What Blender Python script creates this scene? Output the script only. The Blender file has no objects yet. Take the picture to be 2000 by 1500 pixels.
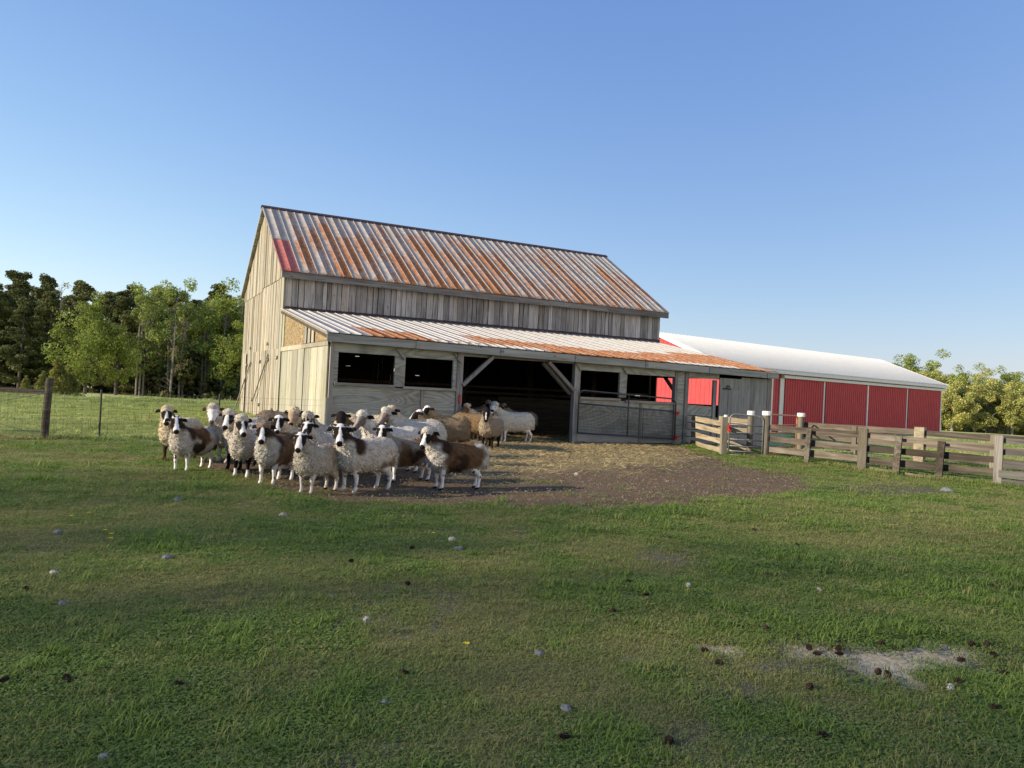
import bpy, math, random
import numpy as np
from mathutils import Matrix, Vector

random.seed(7)
RNG = np.random.default_rng(11)
scene = bpy.context.scene
COL = scene.collection

# ------------------------------------------------------------------ camera
cam_d = bpy.data.cameras.new("camera")
cam = bpy.data.objects.new("camera", cam_d)
COL.objects.link(cam)
cam_d.sensor_width = 36.0
cam_d.lens = 27.0
cam_d.clip_start = 0.05
cam_d.clip_end = 3000.0
cam.matrix_world = (Matrix.Translation((0, 0, 1.5)) @ Matrix.Rotation(math.pi / 2 + 0.0071, 4, 'X')
                    @ Matrix.Rotation(0.0493, 4, 'Z'))
scene.camera = cam

# ------------------------------------------------------------------ light
SUN_EL = math.radians(21.0)
SUN_DIR = np.array([-0.929, -0.369])          # horizontal direction towards the sun
SUN_DIR = SUN_DIR / np.linalg.norm(SUN_DIR)
sun_az = math.atan2(SUN_DIR[0], SUN_DIR[1])    # clockwise from +Y

world = bpy.data.worlds.new("World")
scene.world = world
world.use_nodes = True
wn = world.node_tree
wn.nodes.clear()
w_out = wn.nodes.new("ShaderNodeOutputWorld")
w_bg = wn.nodes.new("ShaderNodeBackground")
w_sky = wn.nodes.new("ShaderNodeTexSky")
w_sky.sky_type = 'NISHITA'
w_sky.sun_disc = False
w_sky.sun_elevation = SUN_EL
w_sky.sun_rotation = -sun_az
w_sky.altitude = 0.0
w_sky.air_density = 1.0
w_sky.dust_density = 0.6
w_sky.ozone_density = 2.0
w_bg.inputs["Strength"].default_value = 0.12
# one even colour response for the whole sky: a little bluer aloft, softer towards the horizon
w_sep = wn.nodes.new("ShaderNodeSeparateColor")
w_com = wn.nodes.new("ShaderNodeCombineColor")
wn.links.new(w_sky.outputs[0], w_sep.inputs[0])
for ch, (ex, k) in enumerate(((0.90, 0.84), (0.77, 1.03), (0.45, 2.0))):
    pw = wn.nodes.new("ShaderNodeMath")
    pw.operation = 'POWER'
    pw.inputs[1].default_value = ex
    mu = wn.nodes.new("ShaderNodeMath")
    mu.operation = 'MULTIPLY'
    mu.inputs[1].default_value = k
    wn.links.new(w_sep.outputs[ch], pw.inputs[0])
    wn.links.new(pw.outputs[0], mu.inputs[0])
    wn.links.new(mu.outputs[0], w_com.inputs[ch])
wn.links.new(w_com.outputs[0], w_bg.inputs["Color"])
wn.links.new(w_bg.outputs[0], w_out.inputs["Surface"])

sun_d = bpy.data.lights.new("sun", 'SUN')
sun_d.energy = 4.4
sun_d.angle = math.radians(0.6)
sun_d.color = (1.0, 0.88, 0.69)
sun = bpy.data.objects.new("sun", sun_d)
COL.objects.link(sun)
sv = Vector((SUN_DIR[0] * math.cos(SUN_EL), SUN_DIR[1] * math.cos(SUN_EL), math.sin(SUN_EL)))
sun.rotation_euler = sv.to_track_quat('Z', 'Y').to_euler()
sun.location = (-40, -15, 30)

scene.view_settings.view_transform = 'Standard'
scene.view_settings.look = 'None'
scene.view_settings.exposure = 0.85
scene.view_settings.gamma = 1.0
scene.render.film_transparent = False
scene.cycles.max_bounces = 6
scene.cycles.diffuse_bounces = 3
scene.cycles.transparent_max_bounces = 6


# ------------------------------------------------------------------ helpers
class MB:
    """collects geometry for ONE mesh object"""
    def __init__(self):
        self.v, self.f = [], []

    def add(self, vs, fs):
        n = len(self.v)
        self.v.extend([tuple(map(float, p)) for p in vs])
        self.f.extend([tuple(i + n for i in f) for f in fs])

    def hexa(self, p):
        """8 points: bottom loop 0-3, top loop 4-7"""
        self.add(p, [(3, 2, 1, 0), (4, 5, 6, 7), (0, 1, 5, 4), (1, 2, 6, 5), (2, 3, 7, 6), (3, 0, 4, 7)])

    def box(self, a, b):
        (x0, y0, z0), (x1, y1, z1) = a, b
        self.hexa([(x0, y0, z0), (x1, y0, z0), (x1, y1, z0), (x0, y1, z0),
                   (x0, y0, z1), (x1, y0, z1), (x1, y1, z1), (x0, y1, z1)])

    def bar(self, p, q, w, h, up=(0, 0, 1), warp=0.0):
        p, q = Vector(p), Vector(q)
        d = (q - p).normalized()
        up = Vector(up)
        s = d.cross(up)
        if s.length < 1e-4:
            s = d.cross(Vector((1, 0, 0)))
        s.normalize()
        n = s.cross(d).normalized()
        pts = []
        for e in (p, q):
            for a, b in ((-1, -1), (1, -1), (1, 1), (-1, 1)):
                pts.append(e + s * (a * w / 2) + n * (b * h / 2))
        self.add(pts, [(0, 1, 2, 3), (7, 6, 5, 4), (0, 4, 5, 1), (1, 5, 6, 2), (2, 6, 7, 3), (3, 7, 4, 0)])

    def tube(self, pts, rad, n=8, cap=True):
        pts = [Vector(p) for p in pts]
        if not hasattr(rad, '__len__'):
            rad = [rad] * len(pts)
        base = len(self.v)
        prev = None
        for i, p in enumerate(pts):
            d = (pts[min(i + 1, len(pts) - 1)] - pts[max(i - 1, 0)])
            d.normalize()
            if prev is None:
                a = d.cross(Vector((0, 0, 1)))
                if a.length < 1e-3:
                    a = d.cross(Vector((1, 0, 0)))
            else:
                a = prev - d * prev.dot(d)
            a.normalize()
            prev = a
            b = d.cross(a)
            for k in range(n):
                t = 2 * math.pi * k / n
                self.v.append(tuple(p + (a * math.cos(t) + b * math.sin(t)) * rad[i]))
        for i in range(len(pts) - 1):
            for k in range(n):
                k2 = (k + 1) % n
                self.f.append((base + i * n + k, base + i * n + k2, base + (i + 1) * n + k2, base + (i + 1) * n + k))
        if cap:
            self.f.append(tuple(base + k for k in range(n - 1, -1, -1)))
            m = base + (len(pts) - 1) * n
            self.f.append(tuple(m + k for k in range(n)))

    def mesh(self, name):
        me = bpy.data.meshes.new(name)
        me.from_pydata(self.v, [], self.f)
        return me

    def build(self, name, mat, parent=None, smooth=False, **props):
        me = self.mesh(name)
        if smooth:
            me.polygons.foreach_set('use_smooth', [True] * len(me.polygons))
        return link(name, me, mat, parent, **props)


def link(name, me, mat=None, parent=None, **props):
    o = bpy.data.objects.new(name, me)
    if mat is not None and len(me.materials) == 0:
        me.materials.append(mat)
    COL.objects.link(o)
    if parent is not None:
        o.parent = parent
    for k, v in props.items():
        o[k] = v
    return o


def empty(name, loc=(0, 0, 0), rz=0.0, **props):
    o = bpy.data.objects.new(name, None)
    o.location = loc
    o.rotation_euler = (0, 0, rz)
    o.empty_display_size = 0.2
    COL.objects.link(o)
    for k, v in props.items():
        o[k] = v
    return o


def np_mesh(name, V, F, attrs=None, smooth=False):
    me = bpy.data.meshes.new(name)
    V = np.asarray(V, np.float32)
    F = np.asarray(F, np.int32)
    k = F.shape[1]
    me.vertices.add(len(V))
    me.vertices.foreach_set('co', V.ravel())
    me.loops.add(F.size)
    me.loops.foreach_set('vertex_index', F.ravel())
    me.polygons.add(len(F))
    me.polygons.foreach_set('loop_start', np.arange(0, F.size, k, dtype=np.int32))
    if smooth:
        me.polygons.foreach_set('use_smooth', np.ones(len(F), bool))
    me.update(calc_edges=True)
    for n, a in (attrs or {}).items():
        a = np.asarray(a, np.float32)
        if a.ndim == 1:
            at = me.attributes.new(n, 'FLOAT', 'POINT')
            at.data.foreach_set('value', a)
        else:
            at = me.attributes.new(n, 'FLOAT_COLOR', 'POINT')
            c = np.ones((len(a), 4), np.float32)
            c[:, :3] = a
            at.data.foreach_set('color', c.ravel())
    return me


_LAT = np.random.default_rng(5).random((32, 32, 32)).astype(np.float32)


def noise3(p, seed=0):
    p = np.asarray(p, np.float32) + seed * 7.31
    i = np.floor(p).astype(np.int32)
    f = p - i
    f = f * f * (3 - 2 * f)
    i &= 31
    j = (i + 1) & 31
    a = _LAT
    x0, y0, z0 = i[..., 0], i[..., 1], i[..., 2]
    x1, y1, z1 = j[..., 0], j[..., 1], j[..., 2]
    fx, fy, fz = f[..., 0], f[..., 1], f[..., 2]
    c00 = a[x0, y0, z0] * (1 - fx) + a[x1, y0, z0] * fx
    c10 = a[x0, y1, z0] * (1 - fx) + a[x1, y1, z0] * fx
    c01 = a[x0, y0, z1] * (1 - fx) + a[x1, y0, z1] * fx
    c11 = a[x0, y1, z1] * (1 - fx) + a[x1, y1, z1] * fx
    return (c00 * (1 - fy) + c10 * fy) * (1 - fz) + (c01 * (1 - fy) + c11 * fy) * fz


def noise2(x, y, s=1.0, seed=0, octv=3):
    r, amp, tot = 0, 1.0, 0
    for k in range(octv):
        r = r + amp * noise3(np.stack([x * s, y * s, np.full_like(x, 0.37 + k)], -1), seed + k)
        tot += amp
        amp *= 0.5
        s *= 2.1
    return r / tot


def sstep(a, b, x):
    t = np.clip((x - a) / (b - a), 0, 1)
    return t * t * (3 - 2 * t)


def poly_sd(x, y, poly):
    """signed distance to polygon, negative inside"""
    P = np.array(poly, float)
    d = np.full(x.shape, 1e9)
    ins = np.zeros(x.shape, bool)
    n = len(P)
    for i in range(n):
        a, b = P[i], P[(i + 1) % n]
        e = b - a
        wx, wy = x - a[0], y - a[1]
        t = np.clip((wx * e[0] + wy * e[1]) / (e @ e), 0, 1)
        d = np.minimum(d, np.hypot(wx - e[0] * t, wy - e[1] * t))
        c = ((a[1] > y) != (b[1] > y)) & (x < (b[0] - a[0]) * (y - a[1]) / (b[1] - a[1] + 1e-12) + a[0])
        ins ^= c
    return np.where(ins, -d, d)


# ------------------------------------------------------------------ materials
class NT:
    def __init__(self, name):
        self.m = bpy.data.materials.new(name)
        self.m.use_nodes = True
        self.t = self.m.node_tree
        self.t.nodes.clear()
        self.out = self.n('ShaderNodeOutputMaterial')

    def n(self, kind, **kw):
        nd = self.t.nodes.new(kind)
        for k, v in kw.items():
            if k.startswith('i_'):
                nd.inputs[k[2:].replace('_', ' ')].default_value = v
            else:
                setattr(nd, k, v)
        return nd

    def l(self, a, b):
        self.t.links.new(a, b)

    def coord(self, scale=(1, 1, 1), rand=True, kind='Object', rot=(0, 0, 0)):
        tc = self.n('ShaderNodeTexCoord')
        mp = self.n('ShaderNodeMapping')
        mp.inputs['Scale'].default_value = scale
        mp.inputs['Rotation'].default_value = rot
        self.l(tc.outputs[kind], mp.inputs['Vector'])
        if rand:
            oi = self.n('ShaderNodeObjectInfo')
            mu = self.n('ShaderNodeMath', operation='MULTIPLY')
            mu.inputs[1].default_value = 37.0
            self.l(oi.outputs['Random'], mu.inputs[0])
            cb = self.n('ShaderNodeCombineXYZ')
            for k in 'XYZ':
                self.l(mu.outputs[0], cb.inputs[k])
            self.l(cb.outputs[0], mp.inputs['Location'])
        return mp.outputs[0]

    def noise(self, vec, scale, detail=4, rough=0.55, dist=0.0):
        nd = self.n('ShaderNodeTexNoise')
        nd.inputs['Scale'].default_value = scale
        nd.inputs['Detail'].default_value = detail
        nd.inputs['Roughness'].default_value = rough
        nd.inputs['Distortion'].default_value = dist
        if vec is not None:
            self.l(vec, nd.inputs['Vector'])
        return nd.outputs['Fac']

    def ramp(self, fac, stops):
        nd = self.n('ShaderNodeValToRGB')
        cr = nd.color_ramp
        while len(cr.elements) < len(stops):
            cr.elements.new(0.5)
        for e, (p, c) in zip(cr.elements, stops):
            e.position = p
            e.color = (*c, 1) if len(c) == 3 else c
        self.l(fac, nd.inputs[0])
        return nd.outputs[0]

    def mix(self, fac, a, b, mode='MIX'):
        nd = self.n('ShaderNodeMix', data_type='RGBA', blend_type=mode)
        for sock, v in ((nd.inputs[0], fac), (nd.inputs[6], a), (nd.inputs[7], b)):
            if hasattr(v, 'is_linked'):
                self.l(v, sock)
            elif isinstance(v, (int, float)):
                sock.default_value = v
            else:
                sock.default_value = (*v, 1)
        return nd.outputs[2]

    def math(self, op, a, b=None, c=None, clamp=False):
        nd = self.n('ShaderNodeMath', operation=op, use_clamp=clamp)
        for s, v in zip(nd.inputs, (a, b, c)):
            if v is None:
                continue
            if hasattr(v, 'is_linked'):
                self.l(v, s)
            else:
                s.default_value = v
        return nd.outputs[0]

    def maprange(self, v, a, b, c=0.0, d=1.0):
        nd = self.n('ShaderNodeMapRange')
        self.l(v, nd.inputs[0])
        for k, x in zip((1, 2, 3, 4), (a, b, c, d)):
            nd.inputs[k].default_value = x
        return nd.outputs[0]

    def attr(self, name, typ='GEOMETRY'):
        nd = self.n('ShaderNodeAttribute', attribute_name=name)
        nd.attribute_type = typ
        return nd

    def rnd(self):
        return self.n('ShaderNodeObjectInfo').outputs['Random']

    def bump(self, h, strength=0.3, dist=0.01):
        nd = self.n('ShaderNodeBump')
        nd.inputs['Strength'].default_value = strength
        nd.inputs['Distance'].default_value = dist
        self.l(h, nd.inputs['Height'])
        return nd.outputs[0]

    def finish(self, col, rough=0.8, normal=None, metal=0.0, spec=0.3, translucent=0.0):
        b = self.n('ShaderNodeBsdfPrincipled')
        if hasattr(col, 'is_linked'):
            self.l(col, b.inputs['Base Color'])
        else:
            b.inputs['Base Color'].default_value = (*col, 1)
        if hasattr(rough, 'is_linked'):
            self.l(rough, b.inputs['Roughness'])
        else:
            b.inputs['Roughness'].default_value = rough
        b.inputs['Metallic'].default_value = metal
        b.inputs['Specular IOR Level'].default_value = spec
        if normal is not None:
            self.l(normal, b.inputs['Normal'])
        if translucent > 0:
            tr = self.n('ShaderNodeBsdfTranslucent')
            if hasattr(col, 'is_linked'):
                self.l(col, tr.inputs['Color'])
            else:
                tr.inputs['Color'].default_value = (*col, 1)
            mx = self.n('ShaderNodeMixShader')
            mx.inputs[0].default_value = translucent
            self.l(b.outputs[0], mx.inputs[1])
            self.l(tr.outputs[0], mx.inputs[2])
            self.l(mx.outputs[0], self.out.inputs['Surface'])
        else:
            self.l(b.outputs[0], self.out.inputs['Surface'])
        return self.m


def wood(name, dark, mid, light, axis='z', fine=34.0, var=0.35, warm=None):
    t = NT(name)
    k = {'x': (0.06, 1, 1), 'y': (1, 0.06, 1), 'z': (1, 1, 0.06)}[axis]
    v = t.coord(k)
    g = t.noise(v, fine, 5, 0.65, 0.6)
    g2 = t.noise(v, fine * 0.22, 3, 0.5, 0.8)
    f = t.math('ADD', t.math('MULTIPLY', g, 0.6), t.math('MULTIPLY', g2, 0.4))
    c = t.ramp(f, [(0.30, dark), (0.48, mid), (0.68, light)])
    r = t.rnd()
    c = t.mix(1.0, c, t.ramp(r, [(0.0, (1 - var,) * 3), (1.0, (1 + var * 0.25,) * 3)]), 'MULTIPLY')
    if warm:
        blot = t.noise(t.coord((1, 1, 1)), 1.1, 3, 0.6)
        c = t.mix(t.maprange(blot, 0.45, 0.7), c, t.mix(1.0, c, warm, 'MULTIPLY'))
    kv = t.n('ShaderNodeTexVoronoi')
    kv.inputs['Scale'].default_value = 2.6
    t.l(t.coord({'x': (0.5, 1, 1), 'y': (1, 0.5, 1), 'z': (1, 1, 0.5)}[axis]), kv.inputs['Vector'])
    kn = t.maprange(kv.outputs['Distance'], 0.03, 0.085, 0.7, 0.0)
    c = t.mix(kn, c, tuple(x * 0.45 for x in dark))
    return t.finish(c, 0.9, t.bump(f, 0.5, 0.006), spec=0.15)


M = {}
M['wood_grey'] = wood('weathered_grey_wood', (0.09, 0.082, 0.075), (0.40, 0.37, 0.345), (0.64, 0.60, 0.56), 'z', 26, var=0.5, warm=(0.85, 0.78, 0.70))
M['wood_gable'] = wood('sun_bleached_wood', (0.135, 0.108, 0.075), (0.36, 0.325, 0.26), (0.54, 0.505, 0.43), 'z', var=0.42, warm=(1.0, 0.88, 0.72))
M['wood_side'] = wood('greenish_board_wood', (0.165, 0.15, 0.105), (0.38, 0.36, 0.285), (0.54, 0.52, 0.435), 'z', 20, var=0.34, warm=(0.95, 0.95, 0.82))
M['wood_post'] = wood('post_wood', (0.13, 0.115, 0.10), (0.30, 0.275, 0.24), (0.45, 0.415, 0.365), 'z')
M['wood_beam_x'] = wood('beam_wood', (0.13, 0.12, 0.105), (0.29, 0.275, 0.245), (0.44, 0.42, 0.375), 'x', var=0.2)
M['wood_fascia'] = wood('fascia_wood', (0.13, 0.13, 0.115), (0.31, 0.31, 0.27), (0.45, 0.45, 0.40), 'x', 16, var=0.2)
M['wood_upfascia'] = wood('upper_fascia_wood', (0.08, 0.07, 0.062), (0.20, 0.18, 0.16), (0.33, 0.30, 0.27), 'x', 20, var=0.2)
M['wood_dark'] = wood('shade_toned_interior_wood', (0.012, 0.010, 0.008), (0.035, 0.03, 0.024), (0.07, 0.058, 0.046), 'z')  # shade of the barn interior is put into this very dark base colour
M['wood_shaded_x'] = wood('shade_toned_rail_wood', (0.03, 0.024, 0.018), (0.08, 0.066, 0.05), (0.15, 0.12, 0.09), 'x')  # interior shade painted in here too, less deep
M['wood_fence'] = wood('fence_board_wood', (0.035, 0.028, 0.022), (0.125, 0.104, 0.082), (0.27, 0.235, 0.19), 'x', 14, var=0.6, warm=(0.75, 0.70, 0.66))
M['wood_fence_y'] = wood('fence_board_wood_lengthways', (0.12, 0.095, 0.06), (0.33, 0.275, 0.185), (0.52, 0.45, 0.32), 'x', 20, var=0.3, warm=(0.85, 0.78, 0.7))
M['wood_fpost'] = wood('fence_post_wood', (0.07, 0.058, 0.043), (0.19, 0.165, 0.125), (0.32, 0.285, 0.225), 'z', 22, var=0.35, warm=(0.85, 0.82, 0.74))
M['wood_fgrey'] = wood('grey_fence_plank_wood', (0.04, 0.038, 0.035), (0.11, 0.104, 0.095), (0.20, 0.19, 0.175), 'x', 18)
M['wood_door'] = wood('grey_door_wood', (0.12, 0.115, 0.105), (0.27, 0.26, 0.24), (0.40, 0.385, 0.355), 'z', 26, var=0.15)


def plywood():
    t = NT('weathered_plywood')
    v = t.coord((0.20, 0.20, 1.0))
    w = t.n('ShaderNodeTexNoise')
    w.inputs['Scale'].default_value = 1.5
    w.inputs['Detail'].default_value = 1.5
    w.inputs['Distortion'].default_value = 0.7
    t.l(v, w.inputs['Vector'])
    rings = t.math('FRACT', t.math('MULTIPLY', w.outputs['Fac'], 17.0))
    rings = t.math('ABSOLUTE', t.math('SUBTRACT', rings, 0.5))
    fine = t.noise(t.coord((0.06, 0.06, 1.0)), 70, 4, 0.65)
    f = t.math('ADD', t.math('MULTIPLY', rings, 0.55), t.math('MULTIPLY', fine, 0.75))
    c = t.ramp(f, [(0.25, (0.17, 0.175, 0.145)), (0.52, (0.33, 0.34, 0.285)), (0.8, (0.46, 0.47, 0.40))])
    bl = t.noise(t.coord((1, 1, 1)), 1.3, 4, 0.6)
    c = t.mix(t.maprange(bl, 0.42, 0.68), c, t.mix(1.0, c, (0.80, 0.74, 0.72), 'MULTIPLY'))
    kv = t.n('ShaderNodeTexVoronoi')
    kv.inputs['Scale'].default_value = 1.6
    t.l(t.coord((1, 1, 1)), kv.inputs['Vector'])
    c = t.mix(t.maprange(kv.outputs['Distance'], 0.02, 0.05, 0.75, 0.0), c, (0.05, 0.05, 0.045))
    return t.finish(c, 0.9, t.bump(f, 0.35, 0.004), spec=0.15)


M['ply'] = plywood()


def osb():
    t = NT('oriented_strand_board')
    v = t.coord((1, 1, 1))
    kv = t.n('ShaderNodeTexVoronoi')
    kv.inputs['Scale'].default_value = 14.0
    t.l(v, kv.inputs['Vector'])
    c = t.ramp(t.noise(v, 13, 4, 0.75, 2.0), [(0.36, (0.05, 0.032, 0.018)), (0.5, (0.24, 0.17, 0.09)), (0.64, (0.5, 0.40, 0.25))])
    return t.finish(c, 0.9, t.bump(kv.outputs['Distance'], 0.4, 0.01), spec=0.1)


M['osb'] = osb()


def rust_roof(name, base_a, base_b, rib, red=False):
    t = NT(name)
    a = t.attr('rust').outputs['Fac']
    v = t.coord((1, 1, 1), rand=False)
    n1 = t.noise(t.coord((1.6, 0.8, 0.8), rand=False), 4.2, 6, 0.72, 0.3)
    n2 = t.noise(v, 26, 4, 0.7)
    n = t.math('ADD', t.math('MULTIPLY', n1, 0.62), t.math('MULTIPLY', n2, 0.38))
    m = t.math('ADD', n, t.math('MULTIPLY', t.math('SUBTRACT', a, 0.5), 0.62))
    m = t.maprange(m, 0.475, 0.575)
    rc = t.ramp(t.noise(v, 11, 5, 0.7), [(0.3, (0.15, 0.055, 0.022)), (0.5, (0.31, 0.118, 0.040)), (0.72, (0.46, 0.225, 0.09))])
    gc = t.ramp(t.noise(v, 5, 5, 0.6), [(0.3, base_a), (0.7, base_b)])
    stain = t.maprange(t.noise(t.coord((1.0, 4.0, 4.0), rand=False), 9, 5, 0.7), 0.56, 0.66, 0.0, 0.5)
    gc = t.mix(stain, gc, (0.45, 0.28, 0.15))
    c = t.mix(m, gc, rc)
    o = t.attr('oxide').outputs['Fac']
    oc = t.ramp(t.noise(v, 7, 5, 0.7), [(0.3, (0.27, 0.065, 0.05)), (0.7, (0.42, 0.15, 0.125))])
    c = t.mix(o, c, oc)
    ro = t.maprange(m, 0, 1, 0.6, 0.9)
    return t.finish(c, ro, t.bump(n2, 0.12, 0.004), spec=0.2)


M['roof_rust'] = rust_roof('rusty_galvanised_roof', (0.25, 0.235, 0.215), (0.38, 0.36, 0.33), None)
M['roof_lean'] = rust_roof('pale_metal_roof', (0.38, 0.36, 0.32), (0.52, 0.495, 0.45), None)


def plain(name, col, rough=0.6, metal=0.0, var=0.15, scale=8.0, spec=0.3, bump=0.15):
    t = NT(name)
    n = t.noise(t.coord((1, 1, 1)), scale, 5, 0.65)
    c = t.ramp(n, [(0.3, tuple(x * (1 - var) for x in col)), (0.7, tuple(min(1, x * (1 + var)) for x in col))])
    return t.finish(c, rough, t.bump(n, bump, 0.004), metal, spec)


M['red_metal'] = plain('red_painted_metal', (0.43, 0.064, 0.068), 0.6, var=0.10, scale=2.0, spec=0.12, bump=0.02)
M['white_metal'] = plain('white_painted_metal', (0.60, 0.595, 0.57), 0.5, var=0.06, scale=3.0, spec=0.4, bump=0.02)
M['ridge_dark'] = plain('dark_ridge_metal', (0.05, 0.03, 0.028), 0.6, var=0.4, scale=6)
M['gate_grey'] = plain('grey_gate_tube', (0.19, 0.18, 0.175), 0.45, 0.3, var=0.25, scale=20)
M['gate_dark'] = plain('dark_gate_tube', (0.06, 0.065, 0.07), 0.5, 0.2, var=0.3, scale=20)
M['gate_orange'] = plain('orange_gate_tube', (0.48, 0.17, 0.075), 0.5, var=0.2, scale=20)
M['latch_red'] = plain('red_latch_paint', (0.45, 0.03, 0.02), 0.5)
M['cap_white'] = plain('white_post_cap', (0.72, 0.70, 0.64), 0.6, var=0.12, scale=20)
M['wire'] = plain('fence_wire', (0.11, 0.105, 0.10), 0.5, 0.4)
M['tpost'] = plain('dark_steel_post', (0.03, 0.028, 0.026), 0.6, 0.2, var=0.4, scale=20)
M['black'] = plain('black_iron', (0.02, 0.019, 0.018), 0.6, 0.1)
M['label_white'] = plain('white_sticker', (0.7, 0.7, 0.7), 0.5)
M['stone'] = plain('grey_field_stone', (0.15, 0.155, 0.165), 0.85, var=0.35, scale=30, bump=0.6)
M['stone_pale'] = plain('pale_field_stone', (0.30, 0.28, 0.245), 0.85, var=0.3, scale=30, bump=0.6)
M['cone'] = plain('pine_cone_scales', (0.035, 0.020, 0.014), 0.8, var=0.4, scale=60, bump=0.5)
M['puff'] = plain('dandelion_seed_head', (0.38, 0.38, 0.34), 0.9, var=0.1, scale=60)
M['yellow'] = plain('yellow_petal', (0.65, 0.50, 0.03), 0.8, scale=60)
M['stem'] = plain('green_stem', (0.12, 0.16, 0.05), 0.8, scale=60)
M['straw'] = plain('straw_stalk', (0.40, 0.30, 0.13), 0.8, var=0.3, scale=2.0, bump=0.05)
M['chip'] = plain('wood_chip', (0.23, 0.17, 0.115), 0.9, var=0.6, scale=1.7, bump=0.05)
M['horn'] = plain('sheep_horn', (0.045, 0.04, 0.036), 0.55, var=0.4, scale=60, bump=0.6)
M['eye'] = plain('sheep_eye', (0.012, 0.010, 0.008), 0.12, var=0.1, spec=0.6, bump=0.0)
M['bark'] = plain('tree_bark', (0.10, 0.085, 0.07), 0.95, var=0.45, scale=6, bump=0.6)
M['bark_pale'] = plain('pale_tree_bark', (0.22, 0.195, 0.165), 0.95, var=0.35, scale=6, bump=0.5)


def leaf_mat(name, tl=0.35):
    t = NT(name)
    a = t.attr('tint')
    c = t.mix(1.0, a.outputs['Color'], t.ramp(t.rnd(), [(0, (0.82, 0.84, 0.8)), (1, (1.12, 1.08, 1.05))]), 'MULTIPLY')
    return t.finish(c, 0.7, None, spec=0.2, translucent=tl)


M['leaf'] = leaf_mat('foliage', 0.35)
M['needle'] = leaf_mat('pine_needles', 0.12)


def wool_mat():
    t = NT('sheep_coat')
    a = t.attr('tint')
    fl = t.attr('wool').outputs['Fac']
    v = t.coord((1, 1, 1))
    n = t.noise(v, 55, 4, 0.65, 1.0)
    n2 = t.noise(t.coord((0.6, 0.6, 1.6)), 30, 3, 0.6, 1.2)
    h = t.math('ADD', t.math('MULTIPLY', n, 0.5), t.math('MULTIPLY', n2, 0.5))
    dk = t.ramp(h, [(0.34, (0.72, 0.70, 0.66)), (0.52, (0.97, 0.96, 0.95)), (0.7, (1.08, 1.08, 1.08))])
    c = t.mix(t.math('MULTIPLY', fl, 1.0), a.outputs['Color'], t.mix(1.0, a.outputs['Color'], dk, 'MULTIPLY'))
    hh = t.math('MULTIPLY', h, t.math('ADD', fl, 0.12))
    return t.finish(c, 0.95, t.bump(hh, 0.9, 0.018), spec=0.1)


M['wool'] = wool_mat()

# ------------------------------------------------------------------ ground
BX, BY, BYAW = -4.822, 20.112, 0.4651          # the old barn's near corner and heading
BU = np.array([math.cos(BYAW), math.sin(BYAW)])
BV = np.array([-math.sin(BYAW), math.cos(BYAW)])


def to_barn(x, y):
    dx, dy = x - BX, y - BY
    return dx * BU[0] + dy * BU[1], dx * BV[0] + dy * BV[1]


def from_barn(u, v):
    return BX + u * BU[0] + v * BV[0], BY + u * BU[1] + v * BV[1]


GRAVEL = [(-5.3, 14.6), (-5.2, 13.0), (-4.11, 11.7), (-3.2, 10.7), (-2.61, 9.3), (-2.05, 8.88), (-1.21, 9.5), (0.08, 9.8), (1.07, 9.85),
          (2.16, 10.35), (3.02, 10.9), (4.26, 12.4), (5.4, 13.9), (5.8, 16.0), (5.5, 18.4), (5.4, 21.0), (5.2, 24.9),
          (2.0, 24.0), (-4.0, 20.0), (-5.0, 18.0)]
HAY = [(-1.9, 15.2), (-0.8, 13.0), (0.6, 13.6), (2.8, 16.0), (4.4, 19.6), (5.0, 23.0), (4.0, 26.0), (2.0, 31.0), (-6.0, 27.0), (-2.2, 20.0)]
SAND = [[(2.23, 5.04), (2.35, 4.88), (2.54, 4.87), (2.85, 5.01), (3.04, 4.94), (3.07, 4.76), (2.8, 4.65), (2.47, 4.6), (2.28, 4.29), (2.13, 4.37), (2.19, 4.61), (2.16, 4.81)],
        [(1.22, 4.73), (1.33, 4.71), (1.47, 4.75), (1.57, 4.63), (1.41, 4.56), (1.29, 4.56)],
        [(1.84, 4.85), (1.99, 4.79), (2.07, 4.68), (1.85, 4.64), (1.72, 4.62), (1.78, 4.7)]]
BARE = [[(-0.36, 5.5), (-0.23, 5.49), (-0.3, 4.91), (-0.41, 4.73), (-0.4, 5.12)], [(-0.79, 2.97), (-0.66, 3.08), (-0.43, 3.16), (-0.33, 3.04), (-0.35, 2.94), (-0.7, 2.9)],
        [(0.74, 5.75), (1.05, 5.78), (1.19, 5.74), (0.93, 5.66)], [(1.11, 4.1), (1.36, 4.03), (1.43, 3.9), (1.16, 3.89)],
        [(1.6, 4.95), (2.3, 5.2), (3.2, 5.1), (3.3, 4.7), (2.6, 4.4), (2.2, 4.15), (1.5, 4.4)], [(1.1, 3.5), (1.35, 3.45), (1.3, 3.3), (1.1, 3.35)],
        [(-6.4, 14.6), (-5.2, 14.4), (-5.3, 13.9), (-6.3, 14.1)], [(5.4, 13.8), (7.4, 15.2), (8.6, 14.6), (7.8, 13.9), (6.2, 13.2)]]


def gz(x, y):
    x = np.asarray(x, float)
    y = np.asarray(y, float)
    d = np.log1p(np.exp(np.clip((y - 26) / 3.0, -40, 40))) * 3.0
    z = -0.018 * np.minimum(d, 120)
    z = z + (noise2(x, y, 0.45, 3, 2) - 0.5) * 0.07 * sstep(1.0, 4.0, np.hypot(x, y))
    far = sstep(24, 45, y)
    z = z + far * (noise2(x, y, 0.10, 9, 2) - 0.5) * 0.9
    return z


def gzf(x, y):
    return float(gz(np.array([x]), np.array([y]))[0])


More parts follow.
